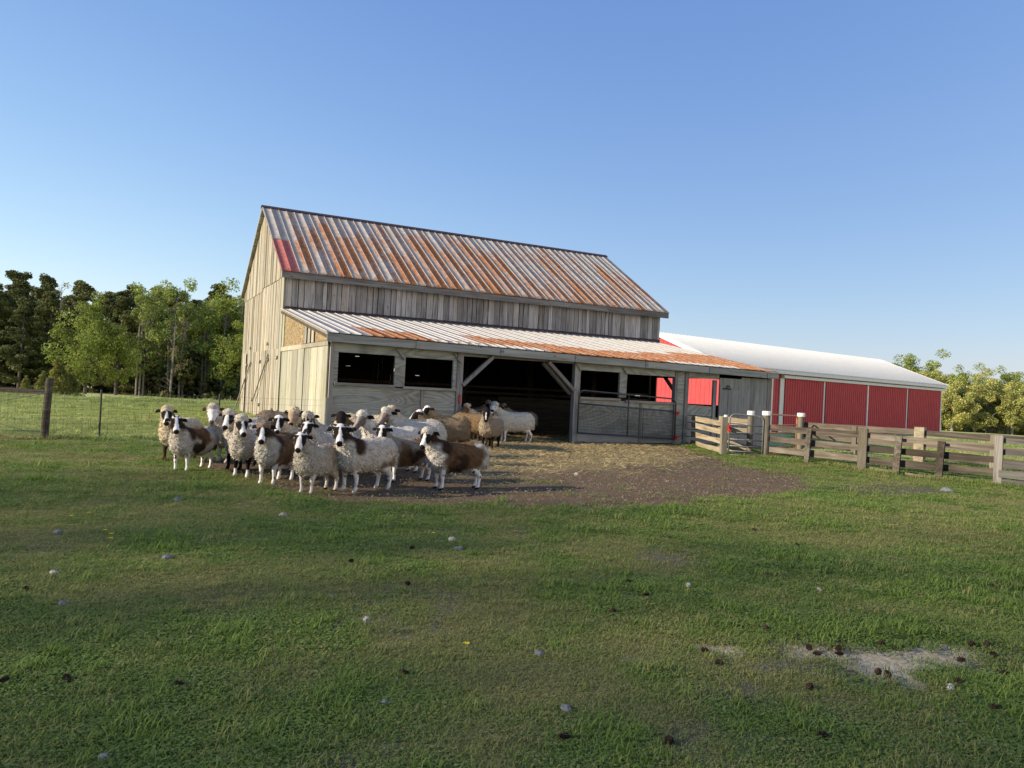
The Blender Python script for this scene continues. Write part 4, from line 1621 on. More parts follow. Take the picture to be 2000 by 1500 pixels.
def make_sheep(label, x, y, phi, phih, s=1.0, fleece=WHITE, face='jacob', legs=FWHITE, collar=None, spots=(), top=True, horns=None,
               graze=False, ears=BLACK, hoof=BLACK, chest=None, face_col=None, socks=None, res=0.0175, seed=0, wide=1.0, nose=0.0, facew=1.0):
    r = np.random.default_rng(100 + seed)
    b = math.atan2(x, y)
    yaw = -math.pi / 2 - b - math.radians(phi)
    hy = math.radians(phi - phih)                      # head yaw in the body frame
    pitch = math.radians(58 if graze else 30 + 6 * r.random() + nose)
    if graze:
        poll = np.array([.66, .12 * math.sin(hy), .40])
    else:
        poll = np.array([.40 + .19 * math.cos(hy * .6), .19 * math.sin(hy * .6), .90 + .03 * r.random()])
    ch, sh, cp, sp_ = math.cos(hy), math.sin(hy), math.cos(pitch), math.sin(pitch)
    fwd = np.array([ch * cp, sh * cp, -sp_])
    lat = np.array([-sh, ch, 0.0])
    upv = np.cross(fwd, lat)

    def H(a, l, u):
        return poll + fwd * a + lat * l + upv * u
    lo = np.array([-.68, -.42 - .25 * max(0, -math.sin(hy)), -.015])
    hi = np.array([1.0, .42 + .25 * max(0, math.sin(hy)), 1.14])
    n = np.ceil((hi - lo) / res).astype(int)
    gx, gy, gz3 = [lo[k] + np.arange(n[k]) * res for k in range(3)]
    P = np.stack(np.meshgrid(gx, gy, gz3, indexing='ij'), -1).astype(np.float32)
    # fleece
    w = wide
    fl = sd_ell(P, (-.02, 0, .525), (.50, .225 * w, .245), 2.5)
    fl = smin(fl, sd_ell(P, (.27, 0, .535), (.22, .185 * w, .235), 2.2), .08)
    fl = smin(fl, sd_ell(P, (-.33, 0, .545), (.24, .21 * w, .235), 2.2), .08)
    nb = np.array([.30, 0, .60])
    fl = smin(fl, sd_cone(P, nb, poll - fwd * .03 - np.array([0, 0, .05]), .165, .098), .09)
    if top:
        fl = smin(fl, sd_ell(P, H(-.02, 0, .052), (.095, .098, .075)), .03)
    fl = smin(fl, sd_cone(P, (-.545, 0, .60), (-.575, 0, .36), .055, .035), .05)
    nz = noise3(P * 34, seed) - .5
    nz2 = noise3(P * np.array([14, 14, 22], np.float32), seed + 3) - .5
    nz3 = np.sin(P[..., 2] * 150 + 9 * noise3(P * 9, seed + 2)) * .5
    fl = fl - .012 * nz - .016 * nz2 - .0055 * nz3 * np.clip((P[..., 0] - .05) * 4, .25, 1)
    # head
    hd = sd_cone(P, H(-.02, 0, .0), H(.085, 0, -.003), .090, .082)
    hd = smin(hd, sd_cone(P, H(.08, 0, -.014), H(.275, 0, -.030), .071, .045), .035)
    hd = smin(hd, sd_cone(P, H(.255, 0, -.026), H(.295, 0, -.034), .044, .036), .02)
    for sg in (-1, 1):
        hd = smin(hd, sd_ell(P, H(.085, sg * .062, .026), (.030, .024, .024)), .02)
    er = None
    for sg in (-1, 1):
        e_ = sd_cone(P, H(-.02, sg * .075, .020), H(-.055, sg * .145, -.018), .024, .028)
        e_ = smin(e_, sd_cone(P, H(-.055, sg * .145, -.018), H(-.055, sg * .185, -.055), .028, .011), .02)
        er = e_ if er is None else np.minimum(er, e_)
    # legs
    lg = None
    jit = r.normal(0, .025, 8)
    for k, sg in enumerate((-1, 1)):
        jx = jit[k]
        yy = .105 * sg * w
        chain = [((.27, yy, .40), .070), ((.275 + jx * .4, yy, .29), .046), ((.285 + jx, yy * .98, .205), .032), ((.28 + jx, yy * .97, .085), .0235), ((.29 + jx, yy * .97, .05), .029), ((.315 + jx, yy * .97, .012), .032)]
        jh = jit[k + 4]
        hind = [((-.36, yy, .44), .115), ((-.30 + jh * .4, yy * 1.08, .34), .075), ((-.435 + jh, yy, .215), .036), ((-.42 + jh, yy, .09), .0245), ((-.41 + jh, yy, .05), .029), ((-.385 + jh, yy, .012), .032)]
        for c in (chain, hind):
            one = None
            for (p0, r0), (p1, r1) in zip(c[:-1], c[1:]):
                d = sd_cone(P, p0, p1, r0, r1)
                one = d if one is None else smin(one, d, .012)
            lg = one if lg is None else np.minimum(lg, one)
    tot = smin(fl, smin(hd, er, .015), .022)
    tot = smin(tot, lg, .03)
    tot = np.maximum(tot, -(P[..., 2] + .0))
    V, Fq = surface_nets(tot, lo, res)

    # nearest part per vertex
    ii = np.clip(((V - lo) / res + .5).astype(int), 0, n - 1)
    ii = tuple(ii.T)
    dfl, dhd, der, dlg = fl[ii], hd[ii], er[ii], lg[ii]
    rel = V - poll
    ha, hl, hu = rel @ fwd, rel @ lat, rel @ upv
    is_face = (np.minimum(dhd, der) < dfl - .002) & (ha > -.09)
    is_ear = (der < dhd - .004) & (der < dfl)
    is_leg = (dlg < dfl - .004) & (V[:, 2] < .36) & ~is_face
    # ----- colour
    C = np.tile(np.array(fleece, np.float32), (len(V), 1))
    nv = noise3(V * 9, seed + 5)
    nw = noise3(V * 26, seed + 6)
    C *= (.87 + .22 * nw)[:, None]
    wool = np.ones(len(V), np.float32)

    def paint(mask, col, soft=None):
        m = np.clip(mask, 0, 1)[:, None] if mask.dtype != bool else mask[:, None].astype(np.float32)
        C[:] = C * (1 - m) + np.array(col, np.float32) * (.8 + .4 * nw)[:, None] * m
    for (cx, cy, cz, rad, col) in spots:
        d = np.linalg.norm((V - np.array([cx, cy, cz])) * np.array([1, .8, 1]), axis=-1)
        paint(sstep(rad + .05, rad - .07, d + (nv - .5) * .26), col)
    neckz = (V[:, 0] > .16) & (V[:, 2] > .45)
    if collar is not None:
        ax = poll - nb
        tt = np.clip(((V - nb) @ ax) / (ax @ ax), -.6, 1.2)
        aside = np.abs((V - nb - tt[:, None] * ax)[:, 1] - .0)
        frontness = (V - nb - tt[:, None] * ax) @ np.array([math.cos(hy * .6), math.sin(hy * .6), 0])
        m = sstep(-.25, .05, tt) * sstep(1.06, .92, tt) * sstep(.105, .055, frontness + (nv - .5) * .10) * sstep(.05, .2, V[:, 0])
        paint(m * ~is_face, collar)
    if chest is not None:
        m = sstep(.30, .40, V[:, 0] + (nv - .5) * .12) * sstep(.80, .70, V[:, 2])
        paint(m, chest)
    # belly grime
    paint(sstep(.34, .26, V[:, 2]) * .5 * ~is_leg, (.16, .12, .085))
    # legs
    paint(is_leg, legs)
    if socks is not None:
        paint(is_leg & (V[:, 2] < .10 + .04 * nv), socks)
    spk = is_leg & (noise3(V * 30, seed + 8) > .80) & (legs[0] > .4)
    paint(spk, DKBR)
    paint(is_leg & (V[:, 2] < .030), hoof)
    wool[is_leg] = .1
    # face
    fc = {'jacob': FWHITE, 'white': (.60, .57, .53), 'dark': BLACK, 'grey': (.15, .125, .11), 'brown': (.16, .085, .045), 'mask': BLACK}[face]
    if face_col:
        fc = face_col
    paint(is_face, fc)
    if face == 'jacob':
        edge = (.015 + .028 * np.clip((ha - .06) / .16, 0, 1) ** 1.5 + (nv - .5) * .014) * facew
        paint(is_face & (np.abs(hl) > edge) & (ha < .215) & (hu > -.085) & (hu < .095 + (nv - .5) * .02) & (ha > -.03), BLACK)
        if not top:
            crown_ = (np.linalg.norm(rel - upv * .06 + fwd * .03, axis=1) < .070) & (hu > .05) & (ha < .025) & ~is_ear
            paint(crown_, FWHITE)
        paint(is_face & (hu < -.052) & (ha < .16), DKBR)
    if face == 'mask':
        paint(is_face & (np.abs(hl) < .012) & (ha > .10) & (hu > -.02), FWHITE)
    if face == 'grey':
        paint(is_face & (np.abs(hl) < .02) & (ha > .05) & (hu > -.02), (.30, .27, .25))
    tip = is_face & (ha > .300 - (.016 if face in ('jacob', 'mask') else 0)) & (hu > -.058)
    paint(tip, BLACK if face != 'white' else (.12, .09, .085))
    paint(is_face & (ha > .23) & (np.abs(hu + .056) < .006) & (ha < .34), (.05, .04, .04))
    paint(is_ear, ears)
    wool[is_face] = .08
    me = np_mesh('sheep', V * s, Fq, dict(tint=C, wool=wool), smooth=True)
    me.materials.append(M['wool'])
    z0 = gzf(x, y)
    body = link('sheep', me, None, None, label=label, category='sheep', group='flock of sheep standing before the barn')
    body.location = (x, y, z0 - .004)
    body.rotation_euler = (0, 0, yaw)

    # short wool locks roughen the outline
    q_ = V[Fq]
    cen = q_.mean(1)
    nrm = np.cross(q_[:, 2] - q_[:, 0], q_[:, 3] - q_[:, 1])
    ar = np.linalg.norm(nrm, axis=1) + 1e-12
    nrm = nrm / ar[:, None]
    fw_ = wool[Fq].min(1) > .9
    cand = np.nonzero(fw_)[0]
    k = r.choice(cand, min(2300, len(cand)), replace=False)
    c, nn = cen[k] + r.normal(0, res * .3, (len(k), 3)), nrm[k]
    dn = np.array([0, 0, -1.0]) + r.normal(0, .6, (len(k), 3))
    dirv = nn * (.22 + .3 * r.random((len(k), 1))) + dn * .7
    dirv /= np.linalg.norm(dirv, axis=1)[:, None]
    L = r.uniform(.014, .030, (len(k), 1))
    sd = np.cross(dirv, nn)
    sd /= np.linalg.norm(sd, axis=1)[:, None] + 1e-9
    wd = r.uniform(.006, .011, (len(k), 1))
    Q4 = np.stack([c - sd * wd, c + sd * wd, c + dirv * L * .6 + sd * wd * .9 + nn * .004, c + dirv * L, c + dirv * L * .6 - sd * wd * .9 + nn * .004], 1)
    m = len(k)
    bb = (np.arange(m) * 5)[:, None]
    T = np.concatenate([bb + np.array([[0, 1, 2]]), bb + np.array([[0, 2, 4]]), bb + np.array([[4, 2, 3]])])
    cc = np.repeat(C[Fq[k, 0]] * r.uniform(.92, 1.10, (m, 1)), 5, 0)
    fm = np_mesh('fleece', Q4.reshape(-1, 3) * s, T, dict(tint=cc, wool=np.ones(m * 5)))
    link('fleece', fm, M['wool'], body, kind='stuff')
    # eyes
    for sg in (-1, 1):
        m2 = MB()
        p = H(.094, sg * .077, .030) * s
        rr = .0145 * s
        m2.tube([p + lat * sg * t * rr for t in (-.8, -.3, .3, .7, .9)], [rr * .5, rr * .95, rr * .95, rr * .6, rr * .2], 8)
        m2.build('eye', M['eye'], body, smooth=True)
    # horns
    if horns:
        for sg, kind in horns:
            m2 = MB()
            pts, rad = [], []
            for i in range(11):
                t = i / 10
                if kind == 'nub':
                    pp = H(.0 + .005 * t, sg * (.030 + .010 * t), .06 + .075 * t)
                    rr = .014 * (1 - .8 * t)
                elif kind == 'curl':
                    a = t * 4.4
                    R = .075 * (1 - .25 * t)
                    pp = H(-.06 + R * math.cos(a + .9) - .01, sg * (.05 + .075 * t), .04 + R * math.sin(a + .9) - .012)
                    rr = .026 * (1 - .75 * t)
                elif kind == 'side':
                    a = t * 2.4
                    pp = H(-.02 - .05 * t, sg * (.04 + .085 * math.sin(a)), .06 + .05 * math.sin(a * .7) - .10 * t * t)
                    rr = .018 * (1 - .75 * t)
                else:           # one tall arching horn
                    a = t * 1.9
                    pp = H(.0 - .03 * t, sg * (.028 + .155 * (1 - math.cos(a)) * .85), .06 + .125 * math.sin(a))
                    rr = .020 * (1 - .78 * t)
                pts.append(pp * s)
                rad.append(rr * s)
            m2.tube(pts, rad, 8)
            m2.build('horn', M['horn'], body, smooth=True)
    return body


S = make_sheep
S('white woolled sheep with black eye patches behind the single horned sheep', -5.70, 13.3, 30, -2, .92, CREAM, 'jacob', DKBR, facew=.8, seed=1)
S('brown and white sheep with one tall arching horn and white legs', -4.93, 12.0, 38, -4, .86, WHITE, 'jacob', FWHITE, collar=DKBR, spots=((0, .0, .70, .30, BROWN), (.12, .15, .45, .16, DKBR), (.1, -.15, .55, .18, DKBR), (-.42, .15, .35, .14, DKBR)), top=False, horns=((-1, 'tall'), (1, 'nub')), chest=WHITE, seed=2)
S('large pale sheep with white face and small dark ears beside the horned one', -4.72, 13.45, 62, 2, 1.0, GREYW, 'white', (.45, .42, .38), ears=DKBR, hoof=(.3, .27, .24), seed=3)
S('white sheep with large black eye patches and black legs', -3.98, 11.75, 18, -12, .92, WHITE, 'jacob', BLACK, socks=FWHITE, facew=.75, seed=4, hoof=FWHITE)
S('black and white patched sheep half hidden behind the black legged sheep', -4.30, 12.6, 35, 12, .94, WHITE, 'jacob', BLACK, collar=BLACK, seed=5)
S('dark brown sheep with white chest and two short upright horns', -3.38, 11.2, 24, 6, .90, (.26, .20, .14), 'jacob', FWHITE, collar=DKBR, spots=((-.05, .0, .66, .34, BROWN), (.1, .2, .45, .2, BROWN), (.1, -.2, .45, .2, BROWN)), chest=(.50, .46, .39), horns=((-1, 'nub'), (1, 'nub')), hoof=FWHITE, seed=6)
S('large brown grey sheep grazing against the sunlit barn gable', -4.50, 15.3, 84, 84, 1.08, GRBR, 'brown', DKBR, graze=True, seed=7, res=.02, wide=1.1)
S('white faced sheep with black eye patches behind the brown horned sheep', -3.37, 12.65, 66, 2, .90, CREAM, 'jacob', FWHITE, top=False, seed=8)
S('tan topknotted sheep with dark ears peering over its neighbour', -3.72, 13.9, 20, 10, .98, CREAM, 'brown', DKBR, face_col=(.30, .22, .15), seed=9, res=.02)
S('thick woolled sheep with dark eye patches and head lowered', -2.95, 13.0, 64, 16, .95, (.47, .43, .36), 'jacob', FWHITE, nose=14, facew=.8, seed=10)
S('white ram with curled side horns and bluish white face', -2.78, 12.1, 58, 12, .88, WHITE, 'jacob', FWHITE, top=False, horns=((-1, 'curl'), (1, 'curl')), facew=1.25, seed=11)
S('small grey woolled sheep with white face and curled horn in front', -2.56, 10.35, 34, 6, .82, (.40, .36, .30), 'jacob', (.5, .46, .4), top=False, horns=((-1, 'side'), (1, 'curl')), facew=1.5, seed=12, spots=((-.3, .1, .6, .22, (.27, .22, .17)),))
S('big white sheep with brown neck and broad white blaze', -2.02, 10.85, 50, -2, .95, WHITE, 'jacob', FWHITE, collar=DKBR, top=False, horns=((1, 'side'), (-1, 'side')), chest=(.5, .47, .41), spots=((-.30, .22, .42, .09, BROWN), (-.50, .1, .55, .10, (.2, .16, .13))), hoof=(.5, .47, .43), seed=13)
S('brown sheep with plain black face standing behind the white blazed one', -2.62, 13.9, 62, -2, .97, BROWN, 'dark', BLACK, top=False, seed=14, res=.02)
S('huge cream sheep grazing in sunlight beside the plywood wall', -2.98, 15.7, 86, 80, 1.08, CREAM, 'white', FWHITE, graze=True, seed=15, res=.02, wide=1.15)
S('smooth white sheep with mottled grey face among the flock', -1.98, 12.95, 66, 28, .99, (.58, .54, .47), 'grey', FWHITE, seed=16)
S('white sheep with grey brown face and tousled forelock', -1.78, 14.5, 70, 34, 1.04, (.50, .47, .40), 'grey', FWHITE, face_col=(.19, .14, .11), seed=17, res=.02)
S('cream sheep with grey face nearest the plywood wall post', -1.95, 16.2, 78, 40, 1.0, CREAM, 'grey', TAN, seed=18, res=.02)
S('mottled grey brown sheep with white face and small side horns', -1.60, 12.05, 62, 8, .86, (.30, .25, .19), 'jacob', FWHITE, top=False, horns=((-1, 'side'), (1, 'side')), spots=((.1, .1, .45, .2, BROWN), (-.3, .1, .62, .2, BROWN), (-.1, .2, .5, .12, DKBR)), facew=1.2, seed=19)
S('brown backed sheep with white chest and black nose standing apart in front', -0.78, 11.45, 66, 16, .90, (.50, .46, .40), 'jacob', FWHITE, collar=DKBR, spots=((-.05, .05, .62, .34, BROWN), (-.2, .2, .55, .26, BROWN), (.05, .2, .42, .2, DKBR), (.2, .12, .5, .14, BROWN)), chest=(.52, .48, .42), top=True, seed=20)
S('brown sheep in profile with black cheek and white muzzle', -1.42, 16.7, 74, 84, .98, (.20, .145, .09), 'jacob', DKBR, top=False, seed=21, res=.02, facew=.9)
S('tan sheep with bright white blaze looking over brown backs', -1.55, 19.2, 72, 40, 1.0, TAN, 'jacob', DKBR, top=False, seed=22, res=.02)
S('round brown sheep lit by the sun on the straw', -1.02, 20.1, 118, 128, 1.05, (.20, .13, .07), 'brown', DKBR, graze=True, seed=23, res=.02, wide=1.1)
S('grey brown sheep with all black face in front of the doorway', -0.48, 19.3, 14, 2, 1.02, (.30, .245, .18), 'mask', BLACK, top=False, seed=24, res=.0185, nose=8, wide=1.1)
S('tall white sheep in the doorway with head over its neighbour', 0.10, 22.3, 64, 30, 1.13, (.58, .53, .43), 'white', FWHITE, ears=DKBR, seed=25, res=.02)
S('dark brown sheep facing the left doorpost', -1.30, 22.4, 74, 66, 1.02, BROWN, 'brown', DKBR, face_col=(.07, .04, .025), seed=26, res=.022)
S('brown faced cream sheep beside the dark brown one', -0.72, 22.1, 60, 44, 1.05, CREAM, 'brown', TAN, seed=27, res=.022)
S('grey sheep with black head deep in the barn shade', -1.35, 26.2, -70, -24, 1.12, GREYW, 'mask', BLACK, top=True, seed=28, res=.022)
S('dark headed white sheep at the back of the barn', 0.35, 26.6, 70, 70, 1.05, WHITE, 'dark', BLACK, seed=29, res=.022)

# ------------------------------------------------------------------ trees
def leaf_cloud(cen, rad, n, size, col, var, r, flat=1.0, nrm_up=0.3):
    """n rhombic leaves filling blobs (cen, rad)"""
    k = r.integers(0, len(cen), n)
    d = r.normal(0, 1, (n, 3))
    d /= np.linalg.norm(d, axis=1)[:, None]
    q_ = (0.35 + 0.65 * r.random(n) ** .6)
    off = d * q_[:, None] * rad[k][:, None]
    off[:, 2] *= flat
    p = cen[k] + off
    nn = r.normal(0, 1, (n, 3)) + d * .8
    nn[:, 2] += nrm_up
    nn /= np.linalg.norm(nn, axis=1)[:, None]
    a = np.cross(nn, r.normal(0, 1, (n, 3)))
    a /= np.linalg.norm(a, axis=1)[:, None] + 1e-9
    b = np.cross(nn, a)
    sz = size * (.55 + .9 * r.random((n, 1)))
    V = np.stack([p - a * sz, p - b * sz * .55, p + a * sz, p + b * sz * .55], 1).reshape(-1, 3)
    Fq = np.arange(4 * n).reshape(n, 4)
    bl = r.normal(1, .16, len(cen))[k]
    c = np.array(col)[None] * (1 + var * r.normal(0, 1, (n, 1))) * bl[:, None]
    c = c * (1 + .10 * r.normal(0, 1, (n, 3)))
    c = np.clip(c, .004, .7)
    return V, Fq, np.repeat(c, 4, 0)


def tree_kind(kind, seed):
    r = np.random.default_rng(seed)
    tr = MB()
    H = 1.0
    cen, rad = [], []
    if kind == 'pine':
        H = 13.5
        bend = r.normal(0, .3, 2)

        def tp(z):
            return Vector((bend[0] * z / H, bend[1] * z / H, z))
        tr.tube([tp(z) for z in (-.3, 2, 5, 8, 11, 13)], [.24, .2, .17, .13, .08, .03], 7)
        nb_ = 46
        for i in range(nb_):
            f = i / (nb_ - 1)
            z = 1.0 + (H - 1.3) * f ** .9
            Lb = (3.2 * (1 - f) ** .7 * (.55 + .45 * min(1, f * 4)) + .45) * r.uniform(.6, 1.15)
            a = r.random() * 6.283
            e = tp(z) + Vector((math.cos(a) * Lb, math.sin(a) * Lb, Lb * r.uniform(-.05, .3)))
            if i % 2 == 0:
                tr.tube([tp(z - .1), e], [.045, .015], 4, cap=False)
            for t in (.45, .75, 1.0):
                cen.append(np.array(tp(z).lerp(e, t)) + r.normal(0, .15, 3))
                rad.append(r.uniform(.40, .78) * (1.15 - .3 * f))
        col, n, size, flat, var = (.108, .122, .038), 19000, .115, .62, .22
    elif kind == 'decid' or kind == 'olive':
        H = 10.5 if kind == 'decid' else 8.0
        tr.tube([(0, 0, -.3), (.05, .03, H * .2), (.1, -.05, H * .42), (.12, 0, H * .8)], [.2, .16, .12, .04], 7)
        for i in range(13):
            a = i * 2.4 + r.random()
            z0 = H * r.uniform(.06, .6)
            Lb = H * r.uniform(.22, .34) * (1.15 - z0 / H * .8)
            e = Vector((math.cos(a) * Lb, math.sin(a) * Lb, z0 + Lb * r.uniform(.5, 1.25)))
            tr.tube([(.06, 0, z0), (e.x * .5, e.y * .5, z0 + (e.z - z0) * .4), e], [.06, .04, .015], 5, cap=False)
            for q_ in range(5):
                t = r.uniform(.3, 1.08)
                cen.append(np.array([e.x * t, e.y * t, z0 + (e.z - z0) * t]) + r.normal(0, H * .035, 3))
                rad.append(H * r.uniform(.055, .11))
        for q_ in range(8):
            cen.append(np.array([0, 0, H * r.uniform(.6, .97)]) + r.normal(0, H * .05, 3) * np.array([1, 1, .3]))
            rad.append(H * r.uniform(.05, .1))
        col = (.265, .32, .068) if kind == 'decid' else (.40, .40, .13)
        n, size, flat, var = 15000, .098, .85, .26
    elif kind == 'young':
        H = 10.0
        for st in range(3):
            bx, by = r.normal(0, .5, 2)
            hh = H * r.uniform(.75, 1.0)
            tr.tube([(bx, by, -.2), (bx + r.normal(0, .15), by, hh * .5), (bx + r.normal(0, .3), by, hh)], [.085, .06, .015], 6)
            for i in range(16):
                z = hh * r.uniform(.18, .98)
                a = r.random() * 6.283
                Lb = r.uniform(.5, 1.6) * (1.15 - z / hh * .75)
                e = np.array([bx + math.cos(a) * Lb, by + math.sin(a) * Lb, z + Lb * .75])
                tr.tube([(bx, by, z), tuple(e)], [.022, .006], 4, cap=False)
                cen.append(e)
                rad.append(r.uniform(.3, .62))
        col, n, size, flat, var = (.30, .36, .10), 8000, .078, 1.1, .2
    elif kind == 'bare':
        H = 9.0
        for st in range(2):
            bx, by = r.normal(0, .6, 2)
            hh = H * r.uniform(.7, 1.0)
            tr.tube([(bx, by, -.2), (bx + r.normal(0, .15), by, hh * .5), (bx + r.normal(0, .3), by, hh)], [.10, .07, .012], 6)
            for i in range(26):
                z = hh * r.uniform(.1, .97)
                a = r.random() * 6.283
                Lb = r.uniform(.5, 1.5) * (1.1 - z / hh * .7)
                e = Vector((bx + math.cos(a) * Lb, by + math.sin(a) * Lb, z + Lb * r.uniform(.3, 1)))
                tr.tube([(bx, by, z), e], [.024, .008], 4, cap=False)
                for q_ in range(3):
                    a2 = r.random() * 6.283
                    m_ = Vector((bx, by, z)).lerp(e, r.uniform(.4, .9))
                    tr.tube([m_, m_ + Vector((math.cos(a2) * .4, math.sin(a2) * .4, r.uniform(.1, .5)))], [.010, .005], 3, cap=False)
                if i % 3 == 0:
                    cen.append(np.array(e))
                    rad.append(.3)
        col, n, size, flat, var = (.26, .22, .11), 500, .08, 1.0, .2
    elif kind == 'tall':
        H = 26.0
        tr.tube([(0, 0, -.4), (.1, .1, 8), (.2, -.1, 17), (.2, 0, 25)], [.32, .26, .17, .04], 8)
        for i in range(150):
            z = 1.2 + 24.3 * i / 149
            a = i * 2.4
            Lb = r.uniform(.3, 1.0) * 3.6 * (1 - (i / 149) ** 4 * .6)
            if i % 4 == 0:
                tr.tube([(.1, 0, z - .3), (math.cos(a) * Lb, math.sin(a) * Lb, z + .3)], [.05, .015], 4, cap=False)
            cen.append(np.array([math.cos(a) * Lb, math.sin(a) * Lb, z]))
            rad.append(r.uniform(.8, 1.3))
        col, n, size, flat, var = (.075, .105, .03), 2500, .16, .9, .2
    else:                                            # cedar bush
        H = 3.2
        tr.tube([(0, 0, -.2), (0, 0, H * .8)], [.07, .02], 6)
        for i in range(40):
            f = r.random() ** 1.2
            a = r.random() * 6.283
            q_ = (1 - f) ** .8 * 1.05 * r.uniform(.5, 1)
            cen.append(np.array([math.cos(a) * q_, math.sin(a) * q_, .25 + f * (H - .3)]))
            rad.append(.22 + .25 * (1 - f))
        col, n, size, flat, var = (.20, .21, .05), 4200, .075, 1.2, .22
    V, Fq, c = leaf_cloud(np.array(cen), np.array(rad), n, size, col, var, r, flat)
    crown = np_mesh('crown', V, Fq, dict(tint=c))
    crown.materials.append(M['needle'] if kind == 'pine' else M['leaf'])
    trunk = tr.mesh('trunk')
    trunk.materials.append(M['bark_pale'] if kind in ('bare', 'young', 'olive') else M['bark'])
    return trunk, crown, H


KINDS = {}
for k, cnt in (('pine', 4), ('decid', 3), ('olive', 3), ('young', 3), ('bare', 2), ('cedar', 2), ('tall', 2)):
    KINDS[k] = [tree_kind(k, 40 + 7 * i + len(k)) for i in range(cnt)]
TR = random.Random(77)


def tree(name, kind, x, y, h, label, group, spread=1.0):
    trunk, crown, H = KINDS[kind][TR.randrange(len(KINDS[kind]))]
    s = h / H
    t = empty(name, (x, y, gzf(x, y)), TR.random() * 6.28, label=label, category='bush' if name.endswith('bush') else 'tree', group=group)
    t.scale = (s * spread, s * spread, s)
    a = bpy.data.objects.new('trunk', trunk)
    b = bpy.data.objects.new('crown', crown)
    for o in (a, b):
        COL.objects.link(o)
        o.parent = t
    return t


def at(px, D):
    """lateral offset for a bearing given in tan units"""
    return px * D


# left wood: tall dark pines at the back
gp = 'tall pines in the wood beyond the field'
for i in range(22):
    bx = -.86 + .53 * (i / 21) + TR.uniform(-.012, .012)
    D = TR.uniform(84, 92) + (6 if i % 2 else 0)
    tree('pine_tree', 'pine', bx * D, D, TR.uniform(11.2, 13.2) * D / 88 * (1.0 if bx < -.52 else .92), 'tall dark pine in the wood beyond the left field', gp, 1.05)
for i in range(12):
    bx = -.84 + .32 * (i / 11) + TR.uniform(-.012, .012)
    D = TR.uniform(76, 81)
    tree('pine_tree', 'pine', bx * D, D, TR.uniform(8.0, 11.5), 'lower dark pine at the front of the left wood', 'front pines of the wood', 1.15)
for i in range(28):
    bx = -.92 + .64 * (i / 27) + TR.uniform(-.008, .008)
    D = TR.uniform(97, 112)
    tree('pine_tree', 'pine', bx * D, D, TR.uniform(12.6, 14.6), 'pine deep inside the left wood', 'pines deep in the wood', 1.2)
# deciduous trees towards the barn
for (bx, D, h, lb) in ((-.555, 70, 9.0, 'tall bright green leafy tree standing forward of the left wood'), (-.515, 71.5, 6.8, 'lower bright green tree beside the taller one before the wood')):
    tree('leafy_tree', 'decid', bx * D, D, h, lb, 'bright leafy trees at the wood edge', 1.0)
for (bx, D, h) in ((-.49, 76, 11.0), (-.47, 80, 11.8), (-.435, 78, 12.2), (-.425, 82, 10), (-.395, 80, 10.5)):
    tree('young_tree', 'young', bx * D, D, h, 'slender pale green young tree at the wood edge', 'slender young trees', 1.1)
for (bx, D, h) in ((-.37, 82, 12.6), (-.345, 84, 13.4), (-.32, 82, 12.5), (-.385, 86, 11.8), (-.355, 78, 8.6), (-.30, 85, 12), (-.405, 84, 9), (-.325, 79, 8)):
    tree('leafy_tree', 'decid', bx * D, D, h, 'broad green leafy tree between the young trees and the barn', 'broad leafy trees near the barn', 1.05)
for (bx, D, h) in ((-.455, 76, 9.8), (-.57, 82, 12.0), (-.375, 79, 11.6), (-.44, 79, 7.5), (-.50, 80, 8)):
    tree('bare_tree', 'bare', bx * D, D, h, 'thin nearly leafless tree at the edge of the wood', 'nearly leafless trees', 1.0)
for (bx, D, h) in ((-.592, 52, 2.6), (-.575, 53, 2.1), (-.61, 50, 1.7), (-.632, 55, 1.2)):
    tree('cedar_bush', 'cedar', bx * D, D, h, 'bushy dark cedar shrub in the left field', 'cedar shrubs in the field', 1.1)
# right wood
for i in range(15):
    bx = .52 + .27 * (i / 14) + TR.uniform(-.01, .01)
    D = TR.uniform(128, 140)
    tree('leafy_tree', 'decid', bx * D, D, TR.uniform(11.0, 13.5), 'tall light green tree beyond the red barn', 'tall trees beyond the red barn', 1.1)
for i in range(13):
    bx = .535 + .25 * (i / 12) + TR.uniform(-.008, .008)
    D = TR.uniform(100, 112)
    tree('olive_tree', 'olive', bx * D, D, TR.uniform(6.0, 8.6), 'olive yellow budding tree beside the red barn', 'olive budding trees by the red barn', 1.2)
for (bx, D, h) in ((.262, 150, 13.6), (.49, 150, 10.5), (.505, 150, 9.4)):
    tree('leafy_tree', 'olive', bx * D, D, h, 'distant tree top showing above the white barn roof', 'tree tops above the white roof', .8)

# undergrowth that closes the view between the trunks
r_ = np.random.default_rng(91)
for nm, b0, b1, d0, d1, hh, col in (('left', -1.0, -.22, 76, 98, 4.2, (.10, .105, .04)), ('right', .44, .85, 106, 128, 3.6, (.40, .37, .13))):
    n = 420
    bx = r_.uniform(b0, b1, n)
    D = r_.uniform(d0, d1, n)
    X, Y = bx * D, D
    cen = np.stack([X, Y, gz(X, Y) + r_.random(n) ** 1.4 * hh], -1)
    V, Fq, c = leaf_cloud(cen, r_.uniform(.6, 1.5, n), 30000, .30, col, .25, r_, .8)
    link('undergrowth', np_mesh('undergrowth', V, Fq, dict(tint=c)), M['leaf'], kind='stuff', label='tangled low undergrowth beneath the %s' % ('left wood' if nm == 'left' else 'trees by the red barn'), category='undergrowth')

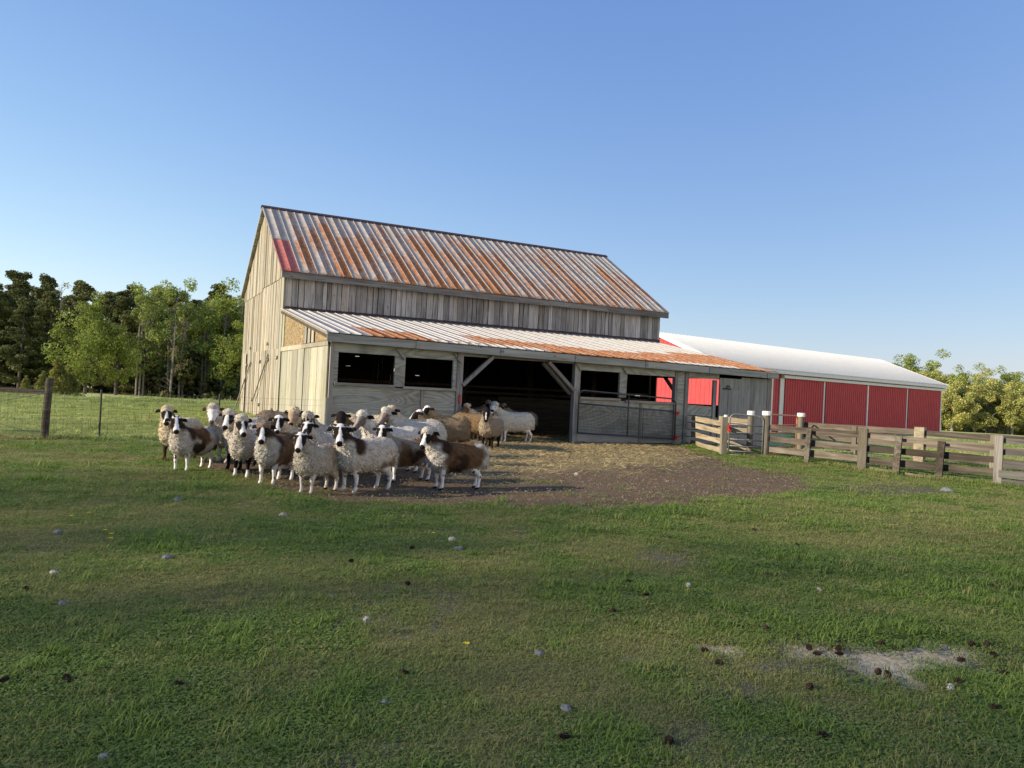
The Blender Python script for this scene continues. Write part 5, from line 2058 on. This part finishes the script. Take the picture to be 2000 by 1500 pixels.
# tall sparse trees far west of the pasture: their long soft shadow lies over the foreground, the cones come from them
perp = np.array([SUN_DIR[1], -SUN_DIR[0]])
if perp[1] > 0:
    perp = -perp
c0 = np.array([-8.0, 12.6]) + SUN_DIR * 56
for i in range(18):
    p = c0 + perp * (3.6 + i * 2.9) + SUN_DIR * TR.uniform(-4, 9)
    tree('shade_tree', 'tall', float(p[0]), float(p[1]), TR.uniform(25.0, 28.0), 'tall thin crowned tree in the row west of the pasture', 'tall row west of the pasture', 1.0)

# ------------------------------------------------------------------ small things on the grass
def blob(name, x, y, r, mat, label, cat, group, seed, flat=.65):
    q_ = np.random.default_rng(seed)
    m2 = MB()
    nlat, nlon = 5, 8
    for i in range(nlat + 1):
        t = math.pi * i / nlat
        for j in range(nlon):
            a = 2 * math.pi * j / nlon
            k = r * q_.uniform(.75, 1.15)
            m2.v.append((k * math.sin(t) * math.cos(a), k * math.sin(t) * math.sin(a) * .8, k * math.cos(t) * flat))
    for i in range(nlat):
        for j in range(nlon):
            j2 = (j + 1) % nlon
            m2.f.append((i * nlon + j, (i + 1) * nlon + j, (i + 1) * nlon + j2, i * nlon + j2))
    o = m2.build(name, mat, None, label=label, category=cat, group=group)
    o.location = (x, y, gzf(x, y) + r * flat * .22)
    o.rotation_euler = (q_.normal(0, .2), q_.normal(0, .2), q_.random() * 6.28)
    return o


STONES = [(-2.7, 6.19, .045, 0), (-0.41, 7.04, .045, 0), (-0.51, 7.44, .05, 1), (0.23, 4.37, .037, 0), (0.33, 3.61, .036, 0), (-3.22, 5.53, .045, 1), (-2.74, 4.82, .035, 0), (-4.01, 6.92, .05, 0),
          (-3.86, 9.04, .06, 0), (-1.51, 2.99, .025, 1), (-0.52, 3.59, .026, 0), (-1.16, 5.28, .022, 0), (2.56, 6.21, .03, 1), (-2.42, 8.37, .045, 1), (1.26, 14.0, .06, 1), (8.1, 14.15, .11, 0)]
for i, (x, y, r, p) in enumerate(STONES):
    blob('stone', x, y, r, M['stone_pale' if p else 'stone'], 'pale rounded stone lying in the grass' if p else 'blue grey angular stone lying in the grass', 'stone', 'pale stones' if p else 'grey stones', 300 + i, .62)


def cone_mesh(seed):
    q_ = np.random.default_rng(seed)
    m2 = MB()
    m2.tube([(-.035, 0, 0), (-.02, 0, 0), (.01, 0, 0), (.036, 0, 0)], [.008, .015, .013, .003], 7)
    for i in range(34):
        t = i / 34
        x = -.032 + .066 * t
        a = i * 2.4
        R = .024 * math.sin(math.pi * (.18 + .78 * t)) + .004
        dx = Vector((0, math.cos(a), math.sin(a)))
        tng = Vector((0, -math.sin(a), math.cos(a)))
        p = Vector((x, 0, 0))
        m2.add([p + dx * R * .3 - tng * .006, p + dx * R * .3 + tng * .006, p + dx * R + tng * .007 + Vector((.006, 0, 0)), p + dx * R - tng * .007 + Vector((.006, 0, 0)), p + dx * R * .95 + Vector((.002, 0, 0))],
               [(0, 1, 2, 3), (0, 4, 1), (3, 2, 4)])
    return m2.mesh('pine_cone')


cm = [cone_mesh(i) for i in range(2)]
for c in cm:
    c.materials.append(M['cone'])
CONES = [(1.22, 4.57), (1.25, 4.36), (1.9, 4.72), (1.91, 4.62), (2.09, 4.74), (2.05, 4.64), (2.42, 4.89), (3.04, 4.97), (3.15, 4.97), (3.06, 4.76), (2.79, 4.65), (2.15, 4.36), (2.19, 4.33), (2.56, 4.28), (2.92, 4.45), (1.65, 4.07),
         (2.53, 3.92), (1.48, 3.47), (0.75, 3.31), (0.3, 3.3), (1.75, 5.07), (1.08, 5.75), (0.77, 5.3), (1.0, 6.11), (2.91, 8.99), (3.1, 8.15), (1.75, 8.18), (4.39, 6.63), (4.18, 6.58), (-0.7, 5.7), (-0.48, 3.95), (-1.51, 3.66), (-2.05, 3.67), (-2.32, 3.62),
         (-3.12, 5.06), (-0.83, 6.94), (-1.24, 6.29)]
for i, (x, y) in enumerate(CONES):
    o = bpy.data.objects.new('pine_cone', cm[i % 2])
    COL.objects.link(o)
    o.location = (x, y, gzf(x, y) + .018)
    o.rotation_euler = (TR.random(), TR.uniform(-.4, .4), TR.random() * 6.28)
    o.scale = (.72,) * 3
    o['label'] = 'dark brown pine cone lying in the grass'
    o['category'] = 'pine cone'
    o['group'] = 'fallen pine cones'

for i, (x, y) in enumerate([(-0.8, 4.55), (2.33, 3.98), (1.4, 5.82)]):
    t = empty('dandelion', (x, y, gzf(x, y)), 0, label='dandelion gone to a white seed head in the grass', category='flower', group='dandelion seed heads')
    m2 = MB()
    m2.tube([(0, 0, -.01), (.006, 0, .05), (.01, 0, .085)], [.0025, .002, .0018], 5)
    m2.build('stem', M['stem'], t)
    m2 = MB()
    q_ = np.random.default_rng(i)
    for k in range(150):
        d = Vector(q_.normal(0, 1, 3)).normalized()
        e = Vector((.01, 0, .088)) + d * .019
        a = d.cross(Vector((.3, .5, .8))).normalized() * .004
        b = d.cross(a)
        m2.add([Vector((.01, 0, .088)), e + a, e + b.normalized() * .004, e - a, e - b.normalized() * .004], [(0, 1, 3), (1, 2, 3, 4)])
    m2.build('seed_head', M['puff'], t)
for i, (x, y) in enumerate([(-4.26, 7.55), (-3.58, 6.89), (-3.37, 6.58), (-0.19, 4.33), (-0.7, 7.5), (-3.8, 10.4), (-4.2, 7.75), (-3.45, 6.75)]):
    t = empty('buttercup', (x, y, gzf(x, y)), 0, label='tiny yellow flower in the short grass', category='flower', group='tiny yellow flowers')
    m2 = MB()
    m2.tube([(0, 0, -.01), (.004, 0, .05)], .002, 4)
    m2.build('stem', M['stem'], t)
    m2 = MB()
    for k in range(6):
        a = k * 1.047
        m2.add([(.004, 0, .05), (.004 + .018 * math.cos(a - .4), .018 * math.sin(a - .4), .06), (.004 + .022 * math.cos(a), .022 * math.sin(a), .058), (.004 + .018 * math.cos(a + .4), .018 * math.sin(a + .4), .06)], [(0, 1, 2, 3)])
    m2.build('petals', M['yellow'], t)
